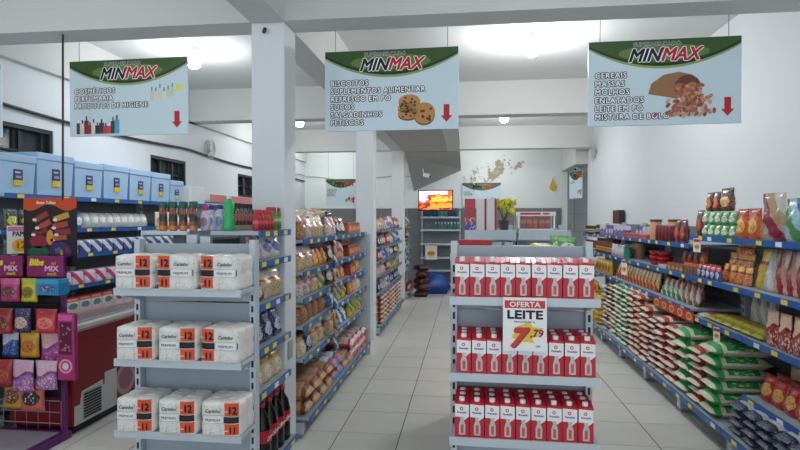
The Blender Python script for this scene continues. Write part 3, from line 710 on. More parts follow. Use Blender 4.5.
AMBER_BTL = lathe_p('sauce_bottle', 'bottle', 'amber sauce bottle', [(.03, 0), (.032, .01), (.032, .12), (.012, .16), (.012, .18)], mat('#6a3414', .2), [('cap', [(.014, .178), (.014, .198)], mat('#a5301f', .4)), ('label', [(.0327, .03), (.0327, .09)], packmat('#d7b45a', '#a8352a', '#5f7a34', 'band'))], 10)
GREY_P = pouch('greyish white packet', .13, .15, .05, packmat('#c5c5ca', '#d8d4d8', '#c98a94', 'band', .3, '#a9a9b4'), seed=8)
TEAL_CAN = lathe_p('can', 'can', 'teal green can', [(.045, 0), (.045, .125)], mat('#2b8a74', .3), [('lid', [(.046, .124), (.046, .13), (.04, .131)], mat('#1c5f52', .3))])
RED_BOWL = lathe_p('bowl', 'bowl', 'red plastic bowl', [(.045, 0), (.06, .012), (.075, .04), (.075, .046)], mat('#b0252e', .3))
WHITE_FLAT = carton('flat white packet', .22, .13, .03, packmat('#d8d5cf', '#b8a890', '#c0b8b0', 'band', .4), name='product_packet')
BROWN_CUBE = carton('small brown carton', .085, .07, .07, packmat('#7a5232', '#c99a62', '#a8452c', 'oval', .4))
SPICE_J = lathe_p('spice_jar', 'jar', 'small spice jar with orange lid', [(.028, 0), (.03, .005), (.03, .075)], mat('#8a6d52', .25), [('lid', [(.031, .074), (.031, .092), (.028, .094)], mat('#d9582a', .4))], 10)
BLUE_P = pouch('small blue and white packet', .075, .10, .04, packmat('#24448e', '#d5d9e4', '#c93a3a', 'oval', .3, '#2b3f86'), seed=9)
ORG_P = pouch('small orange snack packet', .10, .13, .05, packmat('#d8641e', '#f0a840', '#7a3a18', 'clear', .3, '#f1c58a'), seed=10)
YPASTA = pouch('long yellow pasta bag', .10, .27, .05, packmat('#d9b13c', '#e9cf5a', '#c93a2a', 'clear', .2, '#c79a2c'), cat='bag', name='pasta_bag', seed=11)
WPASTA = pouch('long silvery white bag', .11, .27, .05, packmat('#b9bcb8', '#d8dad8', '#7a8a6a', 'diag', .2), cat='bag', name='pasta_bag', seed=12)
RPASTA = pouch('long magenta red pasta bag', .105, .27, .05, packmat('#c99a80', '#9a1c34', '#d8c6bc', 'diag', .2, '#e0c0a0'), cat='bag', name='pasta_bag', seed=13)
YREDP = pouch('yellow pasta bag with red stripes', .115, .19, .06, packmat('#d9bf6a', '#b83a2c', '#efe7cf', 'diag', .25, '#e9d896'), cat='bag', name='pasta_bag', seed=14)
GWP = pouch('green and white cone shaped bag', .11, .17, .06, packmat('#e6e6de', '#2f8a3c', '#c93a34', 'diag', .3), seed=15)
RWP = pouch('white and red cone shaped bag', .11, .17, .06, packmat('#d9cfc0', '#8c5a34', '#b03a34', 'diag', .3), seed=16)
YLIE = sack('yellow packet lying flat', .13, .24, .045, packmat('#b8a22e', '#d8c850', '#7a8a2a', 'sack', .3), cat='packet', name='flat_packet', seed=17)
RLIE = sack('white packet with red edge lying flat', .16, .22, .035, packmat('#d8d0cc', '#b8353c', '#c8c0bc', 'sack', .3), cat='packet', name='flat_packet', seed=18)
REDST = pouch('tall dark red packet', .12, .22, .06, packmat('#a82a26', '#e0b8a0', '#7a1a1a', 'wave', .3, '#e8d8c8'), seed=19)
RCOOK = pouch('red cookie packet with round biscuits', .13, .17, .06, packmat('#b5221f', '#e2a95f', '#c9352a', 'oval', .3, '#b87a34'), cat='packet', name='cookie_packet', seed=20)
NAVY = sack('navy sugar packet', .16, .24, .05, packmat('#181f3c', '#c4c8d2', '#2a3358', 'sack', .35), name='sugar_packet', cat='packet', seed=21)
JUICE = pouch('yellow snack bag', .15, .19, .08, packmat('#d9a52c', '#7a5424', '#ead06a', 'oval', .3, '#8a5a2a'), seed=22)
WH = {'A': 'on the right top shelf', 'B': 'on the right second shelf', 'C': 'on the right third shelf', 'D': 'on the right fourth shelf', 'E': 'on the right bottom shelf'}
DW = 'the doorway'
# top shelf, far bays then near bays
line('R', UF, 8.10, 1.363, [(BLACK_JAR, 3), (PURPLE_B, 2), (LILAC_B, 3), (PURPLE_B, 3), (None, .02)], WH['A'], DW)
line('R', UF, 6.70, 1.363, [(REDTRAY_B, 3, 1), ], WH['A'], DW)
line('R', UF+.14, 6.70, 1.363, [(LILAC_B, 2), (CLEAR_BOX, 3)], WH['A'], DW)
line('R', UF, 5.80, 1.363, [(BEIGE_TUB, 1), (None, .06), (MAROON_JAR, 5), (None, .05), (COFFEE_P, 2)], WH['A'], DW)
line('R', UF+.10, 5.60, 1.363, [(BEIGE_TUB, 1, 1)], 'behind the maroon jars', DW)
line('R', UF, 4.68, 1.437, [(COFFEE_P, 1), (GREEN_P, 5, 2, .004, 2), (ORANGE_P, 2, 1, .0), (SILVER_P, 1), (BLUEG_P, 2)], WH['A'], DW)
line('R', UF+.02, 4.53, 1.437+2*.093+.003, [(CHOC_P, 2), (CHOC_BIG, 1)], 'on top of the green packets', DW)
# second shelf
line('R', UF, 8.10, 1.11, [(AMBER_BTL, 12), (GREY_P, 4), (TEAL_CAN, 1), (None, .02)], WH['B'], DW)
y = 6.10
for k in range(3):
    spawn(RED_BOWL, Matrix.Translation((UF+.1, 5.80, 1.111+k*.047)), f'red plastic bowl, {["lowest", "middle", "topmost"][k]} of the stack on the right second shelf', group='red bowls')
    spawn(RED_BOWL, Matrix.Translation((UF+.12, 5.62, 1.111+k*.047)), f'red plastic bowl, {["lowest", "middle", "topmost"][k]} of the second stack nearer the camera', group='red bowls')
line('R', UF, 5.52, 1.11, [(WHITE_FLAT, 1), (None, .03), (BROWN_CUBE, 4), (SPICE_J, 4), (BLUE_P, 5, 1, .004), (None, .02)], WH['B'], DW)
line('R', UF+.1, 4.78, 1.11, [(BLUE_P, 4, 1, .004)], 'back of right second shelf', DW)
pos = 4.02
for k in range(9):
    l = 0 if k < 4 else (1 if k < 7 else 2)
    c = (k if k < 4 else (k-4+.5 if k < 7 else k-7+1))*.11
    spawn(ORG_P, Matrix.Translation((UF+.10+.03*l, 4.33-c, 1.112+l*.085)) @ Matrix.Rotation(R(-90)+rnd.uniform(-.2, .2), 4, 'Z') @ Matrix.Rotation(-.12, 4, 'X'), None, 'piled on the right second shelf', DW)
line('R', UF+.02, 3.90, 1.11, [(YPASTA, 1, 1, .0), (WPASTA, 1, 1, .0), (RPASTA, 9, 1, .0)], WH['B'], DW, lean=-.18, v=.06)
# third shelf
line('R', UF, 8.10, .84, [(JUICE, 5)], WH['C'], DW)
line('R', UF, 7.20, .84, [(YREDP, 13, 1, .0)], WH['C'], DW, lean=-.15, v=.05)
line('R', UF, 5.62, .84, [(GWP, 4, 1, .01), (RWP, 3, 1, .01)], WH['C'], DW, lean=-.25, v=.06)
line('R', UF, 4.66, .795, [(RLIE, 1, 1, .0), (YLIE, 6, 1, .004)], WH['C'], DW, v=.03)
line('R', UF+.24, 4.30, .795, [(WPASTA, 3)], 'at the back of the right third shelf', DW)
line('R', UF, 3.66, .795, [(REDST, 4, 1, .02), (REDST, 2)], WH['C'], DW, v=.02)
# fourth shelf in the two nearest bays
line('R', UF, 3.80, .415, [(RCOOK, 4, 1, .004, 2)], WH['D'], DW, lean=-.2, v=.06)
line('R', UF, 3.22, .415, [(NAVY, 2, 2, .01)], WH['D'], DW)
# base: piled rice and sugar sacks
def stack(p, n, x, y, z, nm, k):
    for l in range(n):
        spawn(p, Matrix.Translation((x+rnd.uniform(-.012, .012), y+rnd.uniform(-.008, .008), z+.001+l*p.h*.985)) @ Matrix.Rotation(R(-90)+rnd.uniform(-.05, .05), 4, 'Z'),
              f'{p.desc}, {ordn(l+1)} up in {nm}', group='sacks piled on the bottom shelf of the right wall')
def sk(desc, a, b_, c, w=.225, h=.058, seed=0): return sack(desc, w, .40, h, packmat(a, b_, c, 'sack', .3), name='rice_sack', seed=seed)
S_BK = sk('black printed rice sack', '#d8d4cc', '#2a2a2c', '#8a3a3a', .2, .05, 31)
S_GR = sk('green ended rice sack', '#e4e2d8', '#3d8a4c', '#3d8a4c', .2, .05, 32)
S_RD = sk('red printed rice sack', '#e2dcd0', '#c2432f', '#c2432f', .2, .055, 33)
S_WH = sk('plain cream rice sack', '#d9d0bd', '#c9bfae', '#b03a30', .22, .058, 34)
S_BN = sk('brown printed bean sack', '#d2c5b0', '#8e6a50', '#a8402e', .22, .06, 35)
S_GB = sk('large bright green banded sack', '#d6cdb6', '#1f9646', '#2da552', .26, .082, 36)
yb = 8.05; SX = RX+.02+.205
for k in range(3): stack(JUICE if False else sk('yellow corn flour sack', '#d2a83a', '#8a6a2a', '#e0c060', .22, .06, 37+k), 6, SX, yb-k*.235, .18, f'the {ORD[k]} yellow pile from the doorway', k)
seq = [(S_BK, 11), (S_BK, 11), (S_GR, 12), (S_GR, 12), (S_GR, 12), (S_RD, 11), (S_BN, 10), (S_WH, 9), (S_BK, 9), (S_RD, 9), (S_WH, 8), (S_GB, 6), (S_WH, 7), (S_GB, 6)]
y = 7.28; cnt = {}
for (p, n) in seq:
    y -= p.w+.018; cnt[p.desc] = cnt.get(p.desc, 0)+1
    stack(p, n, SX+rnd.uniform(0, .015), y+p.w/2, .181, f'the {ordn(cnt[p.desc])} such pile from the doorway', 0)
YEND = y
for k in range(5):
    y = min(YEND, 3.86)-.01-(k+.5)*.175
    if y < 2.6: break
    stack(NAVY, 4, RX+.02+.13, y, .181, f'the {ORD[k]} navy pile from the doorway', k)
line('R', UF+.13, 8.10, 1.11, [(AMBER_BTL, 10), (GREY_P, 4), (BEIGE_TUB, 2)], 'back of right second shelf', DW)
line('R', UF+.16, 5.40, 1.11, [(COFFEE_P, 3), (ORANGE_P, 1)], 'back of right second shelf', DW)
line('R', UF+.14, 7.20, .84, [(YREDP, 10, 1, .02)], 'back of right third shelf', DW, v=.05)
line('R', UF+.16, 5.62, .84, [(REDST, 4, 1, .03)], 'back of right third shelf', DW, v=.05)
line('R', UF+.16, 3.62, .795, [(RPASTA, 3, 1, .02)], 'back of right third shelf', DW, v=.03)
line('R', UF+.16, 3.10, .795, [(REDST, 2, 1, .02)], 'back of right third shelf', DW, v=.03)
line('R', UF+.2, 3.80, .415, [(REDST, 4, 1, .02)], 'back of right fourth shelf', DW, v=.03)
# hanging offer tags and the red strip along the third shelf
def offer_tag(loc, rz, label, w=.07, h=.11):
    t = thing('offer_tag', label, 'tag', loc, rz)
    MB().box(-w/2, w/2, -.001, .001, -h, 0, mat('#eceae6', .4)).build('card', t)
    b = MB(); b.rect(-w/2+.004, w/2-.004, -.03, -.008, -.0015, mat('#cc3a3a', .4)); b.disc(0, -h*.62, w*.34, h*.2, -.0015, mat('#eebf3a', .4)); b.text('8,99', 0, -h*.68, h*.15, -.002, mat('#c4262c', .4), .03, 0, 'CENTER'); b.build('print', t)
offer_tag((UF-.012, 4.55, 1.42), R(-65), 'white offer tag hanging from the right top shelf')
offer_tag((UF-.012, 6.55, 1.10), R(-65), 'white offer tag hanging from the right second shelf', .09, .17)
offer_tag((UF-.012, 4.20, .79), R(-70), 'white offer tag hanging from the right third shelf', .06, .10)
t = thing('shelf_banner', 'red and yellow printed strip fixed along the right third shelf', 'banner', (UF-.010, 5.56, .74), R(-90))
MB().box(0, .95, -.002, .002, 0, .085, mat('#b5222a', .4)).build('strip', t)
b = MB()
for i in range(5): b.disc(.1+i*.19, .043, .06, .034, -.003, mat('#e9b43a', .4)); b.disc(.1+i*.19, .043, .04, .02, -.0036, mat('#c9482c', .4))
tag(b.build('print', t), kind='stuff')
# doorway bay contents
line('R', 1.85, 9.08, 1.34, [(BLACK_JAR, 8)], 'on the doorway bay top', DW)
line('R', 1.85, 9.08, 1.05, [(AMBER_BTL, 10)], 'on the doorway bay second shelf', DW)
for k, z in enumerate((.76, .47, .18)): line('R', 1.85, 9.08, z, [(JUICE, 5)], f'on the doorway bay {["third", "fourth", "bottom"][k]} shelf', DW)
tag(MB().bbox(XR-.10, XR-.02, 8.30, 8.62, 1.50, 1.70, mat('#4a2e28', .5), .004).build('brown_box'), 'dark brown box above the jars by the doorway', 'box')

# ------------------------------------------------------------------ left shelf run along the main aisle (faces +X)
LXB = -1.51; LB = .40; LU_ = .355                                  # back, base depth, upper depth
LF = LXB+LU_; LFB = LXB+LB
ZS = [1.42, 1.19, .995, .80, .565, .15]
def lrun(ya, yb, zs, label, posts=(0, 1)):
    return shelf_unit('aisle_shelf_unit', label, (LXB+LB, ya, 0), R(90), yb-ya, LB, 1.47, [(z, LU_ if z > .3 else LB) for z in zs], tags=3, body=mat('#757c82', .5, .1), group='blue railed bays along the main aisle')
Z0 = [1.50, 1.326, 1.08, .827, .577, .15]
lrun(2.96, 3.51, Z0, 'short blue railed shelf bay between the toilet paper display and the column')
lb = [(3.80, 4.62), (4.62, 5.44), (5.44, 6.26)]
for k, (a, c) in enumerate(lb):
    u = lrun(a, c, ZS, f'blue railed snack bay, {ORD[k]} beyond the near column')
    if k == 2: MB().bbox(.822, .845, -.0, LB, 0, 1.40, LGREY, .003).build('end_panel', u)
lb2 = [(7.28, 8.1), (8.1, 8.92), (8.92, 9.74)]
for k, (a, c) in enumerate(lb2): lrun(a, c, ZS, f'blue railed shelf bay, {ORD[k]} beyond the second column')
lrun(10.68, 11.5, ZS, 'blue railed shelf bay beyond the farthest column')
# packs
def pk(desc, w, h, t, *a, seed=0, **k): return pouch(desc, w, h, t, packmat(*a), seed=seed, **k)
BROWN_C = pk('bag of brown cookies', .17, .19, .09, '#a8744a', '#d8c0a0', '#b03a30', 'clear', .22, '#7a4a28', seed=41, cat='bag', name='cookie_bag')
BEIGE_C = pk('bag of pale crackers', .17, .18, .09, '#cdb48c', '#e6dac6', '#c9542e', 'clear', .22, '#b08a58', seed=42, cat='bag', name='cookie_bag')
PINK_C = pk('white and pink wafer bag', .15, .17, .08, '#dccfc8', '#c98a90', '#8e2c40', 'diag', .25, '#b88a70', seed=43, cat='bag', name='cookie_bag')
ORPK = pk('orange biscuit packet', .13, .15, .07, '#cf7a2c', '#e8b05a', '#a84a20', 'oval', .3, '#8a4a1c', seed=44, cat='packet', name='biscuit_packet')
WHBL = pk('white and blue snack bag', .16, .18, .09, '#dcd6cc', '#4a7ab8', '#c2502c', 'oval', .25, '#c8703a', seed=45, cat='bag')
DKWH = pk('dark and white snack bag', .16, .17, .08, '#26262e', '#d8d2ca', '#8a3030', 'oval', .25, '#b8b0a8', seed=46, cat='bag')
NVYB = pk('navy snack bag', .16, .17, .08, '#1f2a56', '#c7cde0', '#2c3a72', 'oval', .25, '#3a4a86', seed=47, cat='bag')
CRM = pk('cream and yellow noodle bag', .16, .15, .08, '#d8c096', '#e8dcc0', '#c99a3a', 'oval', .25, '#b08a4a', seed=48, cat='bag')
REDS = pk('red and white snack bag', .16, .18, .08, '#b8262c', '#e8dcd8', '#8a1c22', 'oval', .25, '#c2504a', seed=49, cat='bag')
BLUS = pk('blue wrapped cracker bag', .17, .20, .09, '#2a78b4', '#e2e8ec', '#d04038', 'diag', .25, seed=50, cat='bag')
YELP = pk('yellow and green snack bag', .16, .17, .08, '#d8b64a', '#4f8a4a', '#e8d88a', 'diag', .25, '#b88a2c', seed=51, cat='bag')
CREAMBIG = pk('large bag of sprinkled cookies', .19, .23, .12, '#cda98a', '#d8c2a4', '#8e2c34', 'clear', .3, '#a8705c', seed=52, cat='bag', name='cookie_bag')
CREAMLIE = sack('large bag of sprinkled cookies', .19, .34, .10, packmat('#c99a52', '#b88a76', '#7a2430', 'sack', .3), name='cookie_bag', seed=53)
BLUELIE = sack('blue and white cracker bag', .19, .34, .09, packmat('#2a78b4', '#e2e8ec', '#d04038', 'sack', .25), name='cracker_bag', seed=54)
REDLIE = sack('red and white cracker bag', .19, .34, .09, packmat('#b8262c', '#d8ccc8', '#e8dcd8', 'sack', .25), name='cracker_bag', seed=55)
REDB = carton('red biscuit box', .14, .08, .11, packmat('#b8432e', '#e0a060', '#8a2c20', 'oval', .35, '#d87a40'))
WBOX = carton('white box with small print', .11, .07, .15, packmat('#dedbd2', '#c9c2b4', '#b8b0a0', 'band', .4, '#8a8478'))
TBOX = carton('teal box', .07, .07, .15, packmat('#2c8c86', '#bcd8d4', '#1f6a68', 'oval', .4))
YBOX = carton('yellow box', .07, .07, .16, packmat('#d8a82c', '#e8d08a', '#b8782c', 'oval', .4))
REDBTL = lathe_p('juice_bottle', 'bottle', 'small red bottle', [(.021, 0), (.024, .01), (.024, .075), (.012, .1), (.012, .108)], mat('#b51c2e', .25), [('cap', [(.014, .106), (.014, .122)], mat('#d02a38', .4)), ('label', [(.0246, .02), (.0246, .06)], packmat('#8e1424', '#d8505a', '#c92a3a', 'wave'))], 10)
GRNJAR = lathe_p('pickle_jar', 'jar', 'green pickle jar with red lid', [(.032, 0), (.036, .01), (.036, .11), (.03, .122)], mat('#5a8a3c', .2), [('lid', [(.034, .12), (.034, .14), (.03, .142)], mat('#a82228', .3)), ('label', [(.0367, .035), (.0367, .085)], packmat('#7aa048', '#c8d098', '#4a7a34', 'band'))])
COKE = lathe_p('cola_bottle', 'bottle', 'dark cola bottle', [(.045, 0), (.054, .015), (.054, .10), (.05, .12), (.054, .14), (.054, .2), (.04, .26), (.016, .30), (.014, .325)], mat('#160806', .12), [('cap', [(.017, .322), (.017, .342), (.015, .344)], mat('#c21f2c', .4)), ('label', [(.0552, .125), (.0552, .195)], mat('#c41a26', .35))], 18)
lt = MB(); lt.text('Coca-Cola', 0, .148, .026, -.0575, WHITE, .03, .3, 'CENTER', .85); COKE.parts.append(('lettering', lt.mesh('lettering')))
NC = 'the near column'
w0 = 'in the bay beside the toilet paper'
line('L', LF, 3.02, 1.50, [(REDBTL, 5, 1, .003), (GRNJAR, 2)], 'above the short bay', 'the camera', v=.02)
for z, its, nm in ((1.326, [(PINK_C, 1), (WHBL, 2)], 'second shelf'), (1.08, [(DKWH, 1), (BEIGE_C, 2)], 'third shelf'), (.827, [(NVYB, 3)], 'fourth shelf'), (.577, [(CRM, 3)], 'fifth shelf')):
    line('L', LF, 2.99, z, its, f'on the {nm} of the short bay', 'the camera', v=.03, lean=-.1)
line('L', LFB, 3.02, .15, [(COKE, 4, 1, .006)], 'at the foot of the column', 'the camera', v=.02)
nm = ['top', 'second', 'third', 'fourth', 'fifth', 'bottom']
L1 = [ [[(BROWN_C, 1), (PINK_C, 1), (BEIGE_C, 2)], [(BEIGE_C, 2, 1), (ORPK, 3)], [(PINK_C, 2), (BEIGE_C, 1), (YELP, 1)], [(BROWN_C, 4)], [(CRM, 1), (NVYB, 1), (BEIGE_C, 2)], [(CREAMLIE, 4, 2, .010)]],
       [[(PINK_C, 2), (DKWH, 2)], [(DKWH, 1), (REDB, 2), (PINK_C, 1)], [(DKWH, 2), (ORPK, 2)], [(BLUS, 1), (DKWH, 1), (YELP, 2)], [(BEIGE_C, 2), (BLUS, 2)], [(BLUELIE, 2, 2, .010), (CREAMLIE, 2, 1, .010)]],
       [[(REDB, 4)], [(REDB, 4)], [(REDB, 2), (ORPK, 2)], [(ORPK, 2), (CRM, 2)], [(YELP, 4)], [(REDLIE, 4, 2, .010)]] ]
for k, bay in enumerate(L1):
    for j, its in enumerate(bay):
        z = ZS[j]; line('L', LF if j < 5 else LFB, lb[k][0]+.02, z, its, f'on the {nm[j]} snack shelf', NC, v=.012, lean=-.1 if j < 5 else 0, jit=.014)
# second rows and a few boxes on top
L1b = [[(PINK_C, 2), (BROWN_C, 2)], [(BEIGE_C, 2), (REDS, 2)], [(BROWN_C, 2), (CRM, 2)], [(REDS, 2), (BROWN_C, 2)], [(BEIGE_C, 2), (PINK_C, 2)]]
for k in range(3):
    for j in range(1, 5): line('L', LF-.12, lb[k][0]+.03, ZS[j], L1b[(j+k) % 5], f'back of {nm[j]} snack shelf', NC, lean=-.05, jit=.012)
# open packets heaped over the rails
q = random.Random(31)
for k in range(9):
    p_ = [PINK_C, BEIGE_C, DKWH, ORPK, BROWN_C][k % 5]; j = [0, 0, 0, 1, 2, 3, 4, 4, 1][k]; y_ = [4.3, 4.62, 4.95, 4.1, 4.4, 4.2, 4.0, 4.45, 5.0][k]
    tp = p_.h*1.02
    spawn(p_, Matrix.Translation((LF-.10, y_, ZS[j]+.003+(tp if j == 0 else 0))) @ Matrix.Rotation(R(90)+q.uniform(-.4, .4), 4, 'Z') @ Matrix.Rotation(R(-78), 4, 'X'), None, f'lying on the {nm[j]} snack shelf pile', NC) if j == 0 else None
line('L', LF-.13, 3.83, 1.42, [(BROWN_C, 1), (TBOX, 1), (WBOX, 5), (YBOX, 2)], 'back row atop snack run', NC)
# hanging strip of snack bags between the first two bays
t = thing('hanging_strip', 'clip strip of small silver snack bags hanging at the bay joint', 'strip', (LF+.02, 4.62, 1.40), R(90))
MB().box(-.008, .008, .0, .003, -1.0, 0, BLACK).build('strip', t)
hm = [pouch_mesh(.10, .12, .035, packmat(*c), 60+i) for i, c in enumerate((('#b8b0a8', '#8a2c34', '#d8d4d0', 'diag', .2, '#6a5a4a'), ('#3a6a9a', '#d8d8d4', '#b8a040', 'diag', .2), ('#c8a070', '#7a3a2a', '#e0d8d0', 'oval', .2)))]
for i in range(8): obj('snack_bag', hm[i % 3], t, (rnd.uniform(-.01, .01), -.02, -.13-i*.118), (R(-8), 0, 0))
L2 = [WHBL, NVYB, REDS, YELP, DKWH, PINK_C, BLUS, CRM]
q = random.Random(9)
for k, (a, c) in enumerate(lb2+[(10.68, 11.5)]):
    for j in range(6):
        z = ZS[j]
        if j == 5:
            for m_ in range(3):
                if k < 3:
                    for l in range(6):
                        spawn(S_WH if m_ % 2 else S_BN, Matrix.Translation((LFB-.22, a+.15+m_*.26, .151+l*.0645)) @ Matrix.Rotation(R(90), 4, 'Z'), None, f'far aisle pile, layer {["one", "two", "three", "four", "five", "six"][l]}', 'the second column')
            if k == 3: line('L', LFB, a+.02, z, [(REDS, 4)], 'on the bottom shelf by the back wall', 'the last column')
            continue
        its = [(q.choice(L2), 2), (q.choice(L2), 2)]
        line('L', LF, a+.03, z, its, f'on the {nm[j]} far shelf', 'the second column', lean=-.1)

# ------------------------------------------------------------------ other side of the left run: bottles on its top board
t = shelf_unit('aisle_shelf_unit', 'grey shelf bay facing the left aisle behind the toilet paper', (-1.90, 5.0, 0), R(-90), 2.04, .38, 1.48, [(1.50, .34), (1.10, .34), (.75, .34), (.40, .34), (.15, .38)], strip=LGREY, tags=0)
BRBTL = lathe_p('lotion_bottle', 'bottle', 'brown and orange bottle with green cap', [(.021, 0), (.023, .01), (.023, .13), (.018, .135)], packmat('#7a4524', '#2a1a14', '#d87a2c', 'band', .3), [('cap', [(.024, .134), (.025, .165), (.022, .17)], mat('#1f5a4a', .35))], 12)
WHBTL = lathe_p('lotion_bottle', 'bottle', 'white bottle with blue cap', [(.026, 0), (.028, .01), (.028, .11), (.014, .13)], packmat('#dfe4ea', '#7a9ac8', '#b8c8dc', 'oval', .3), [('cap', [(.016, .13), (.016, .155)], mat('#27408e', .35))], 12)
PKBTL = lathe_p('lotion_bottle', 'bottle', 'white bottle with pink cap', [(.026, 0), (.028, .01), (.028, .10), (.014, .12)], packmat('#e6e4ea', '#c890b0', '#d8c8dc', 'oval', .3), [('cap', [(.018, .12), (.018, .15)], mat('#d8408a', .35))], 12)
GRBTL = lathe_p('detergent_bottle', 'bottle', 'large green detergent bottle', [(.036, 0), (.04, .01), (.04, .06), (.03, .10), (.036, .15), (.04, .19), (.02, .225), (.014, .235)], mat('#2fb56a', .2), [('cap', [(.017, .233), (.017, .255)], mat('#d8e8dc', .3))], 14)
DKBTL = lathe_p('shampoo_bottle', 'bottle', 'dark shampoo bottle', [(.022, 0), (.024, .01), (.024, .12), (.01, .14)], packmat('#3c3034', '#a85a4a', '#b8b0a8', 'band', .3), [('cap', [(.012, .14), (.012, .165)], mat('#1c1c1e', .35))], 10)
b0 = 'on the left run top board'
for k in range(4): spawn(BRBTL, Matrix.Translation((-1.76+k*.062, 3.02, 1.501)), None, b0, 'the left edge')
for k in range(3): spawn([PKBTL, WHBTL, WHBTL][k], Matrix.Translation((-1.56+k*.068+.012*(k > 1), 3.14+.05*(k % 2), 1.501)), None, b0, 'the left edge')
for k in range(4): spawn([WHBTL, PKBTL, WHBTL, WHBTL][k], Matrix.Translation((-1.66+k*.066, 3.42, 1.501)), None, 'second row, left run top', 'the left edge')
for k in range(5): spawn(DKBTL, Matrix.Translation((-1.40+k*.0, 3.20+k*.06, 1.501)), None, b0, 'the camera')
spawn(GRBTL, Matrix.Translation((onY(229, 3.06), 3.06, 1.501)) @ Matrix.Scale(.80, 4), 'large green detergent bottle on the left run top board')
# ------------------------------------------------------------------ left wall shelving, coolers
u = shelf_unit('wall_shelf_unit', 'left wall bay with pink header, beyond the blue coolers', (-3.37, 6.97, 0), R(90), 2.0, .37, 1.80, [(1.60, .34), (1.3, .34), (1.0, .34), (.7, .34), (.2, .37)], tags=3)
MB().box(.0, 2.0, .02, .03, 1.80, 1.90, mat('#d88a84', .4)).box(.0, 2.0, .03, .33, 1.80, 1.82, LGREY).build('header_board', u)
LWX = XL+.01; LWF = -3.37
for k, (a, c) in enumerate(((3.66, 4.75), (4.75, 5.85), (5.85, 6.95))):
    shelf_unit('wall_shelf_unit', ['blue railed left wall bay behind the candy rack', 'blue railed left wall bay above the chest freezer', 'blue railed left wall bay farthest from the camera'][k], (LWF, a, 0), R(90), c-a, LWF-LWX, 1.80, [(1.76, LWF-LWX), (1.487, .34), (1.263, .34), (.99, .34), (.76, .34), (.2, LWF-LWX)], tags=3, body=mat('#757c82', .5, .1), group='shelf bays along the left wall')
def cooler(y, s, label, op=False):
    t = thing('foam_cooler', label, 'cooler', (LWF-.19, y, 1.761), R(90), 'blue foam coolers on the left top shelf')
    cm = mat('#a9c9ea', .6, var=.04, scale=30, bump=.08)
    W, D, H = .37*s, .33, .25*min(1.1, s)+.01
    b = MB(); k = .93
    b.add([(-W/2*k, -D/2*k, 0), (W/2*k, -D/2*k, 0), (W/2*k, D/2*k, 0), (-W/2*k, D/2*k, 0), (-W/2, -D/2, H), (W/2, -D/2, H), (W/2, D/2, H), (-W/2, D/2, H)], [(3, 2, 1, 0), (0, 1, 5, 4), (1, 2, 6, 5), (2, 3, 7, 6), (3, 0, 4, 7), (4, 5, 6, 7)], cm)
    b.build('cooler_body', t)
    MB().bbox(-W/2-.008, W/2+.008, -D/2-.008, D/2+.008, H+.001, H+.06, cm, .008).build('lid', t)
    l = MB(); yy = -D/2-.003
    l.box(-.038, .042, yy, yy+.012, H*.42, H*.78, mat('#27306a', .4)); l.box(-.038, .042, yy-.0006, yy+.014, H*.27, H*.44, mat('#e2c62c', .4)); l.text('isopor', -.032, H*.66, .018, yy-.001, WHITE, .03, 0, 'LEFT', .8)
    l.rect(-.026, .030, H*.50, H*.58, yy-.001, mat('#8a94c0', .4))
    l.build('sticker', t)
cb_ = [onX(p, LWF-.03) for p in (-2, 36, 74, 103, 129, 151, 170, 183)]
for k in range(7):
    y = (cb_[k]+cb_[k+1])/2
    cooler(y, (cb_[k+1]-cb_[k])/.388, f'pale blue foam cooler with yellow sticker, {ORD[k]} from the left photo edge')
tag(MB().bbox(LWF-.34, LWF-.02, 6.42, 6.80, 1.761, 1.98, mat('#e6e8e8', .6, bump=.1, scale=30), .01).build('foam_box'), 'plain white foam box past the blue coolers', 'box')
PAPR = pk('white four roll paper pack', .105, .14, .10, '#e2e2e2', '#f0f0f0', '#b8b4b4', 'oval', .3, '#c8c4c8', seed=71, cat='toilet paper', name='paper_pack')
PAPB = pk('blue and white paper pack', .12, .15, .10, '#3a7ac8', '#e6eaf0', '#2c62b0', 'oval', .3, seed=72, cat='toilet paper', name='paper_pack')
BLUR = carton('blue wrapped roll pack', .15, .12, .12, packmat('#24488e', '#e2e6f0', '#e8eaf0', 'diag', .3), cat='toilet paper', name='paper_pack', b=.02)
PNKR = carton('white and pink roll pack', .15, .12, .12, packmat('#e8dfe4', '#c8307a', '#e0d4dc', 'diag', .3), cat='toilet paper', name='paper_pack', b=.02)
REDR = carton('white and dark red roll pack', .15, .12, .12, packmat('#e4dcdc', '#8e2430', '#ded4d4', 'diag', .3), cat='toilet paper', name='paper_pack', b=.02)
TEALR = carton('teal and white roll pack', .15, .12, .12, packmat('#dfe6e4', '#2c8a86', '#c84a40', 'oval', .3, '#c84a40'), cat='toilet paper', name='paper_pack', b=.02)
DKYL = pk('dark green and yellow sponge packet', .13, .16, .06, '#123430', '#d8c83a', '#1f4a54', 'oval', .3, '#2a6a4a', seed=73)
PX = 'the left edge'
line('L', LWF, 3.69, 1.487, [(DKYL, 2), (None, .19), (PAPB, 3), (PAPR, 9)], 'on the left wall second shelf', PX)
HAND = pk('white glove packet', .11, .16, .03, '#e2ddd6', '#d88a5a', '#d8d4ce', 'oval', .3, seed=74)
line('L', LWF, 5.66, 1.487, [(HAND, 3), (PAPR, 4)], 'on the left wall second shelf', PX)
line('L', LWF, 3.69, 1.263, [(DKYL, 2), (None, .19), (BLUR, 12)], 'on the left wall third shelf', PX)
line('L', LWF, 3.90, .99, [(PNKR, 14)], 'on the left wall fourth shelf', PX)
line('L', LWF, 4.30, .76, [(TEALR, 4), (REDR, 10)], 'on the left wall fifth shelf', PX)
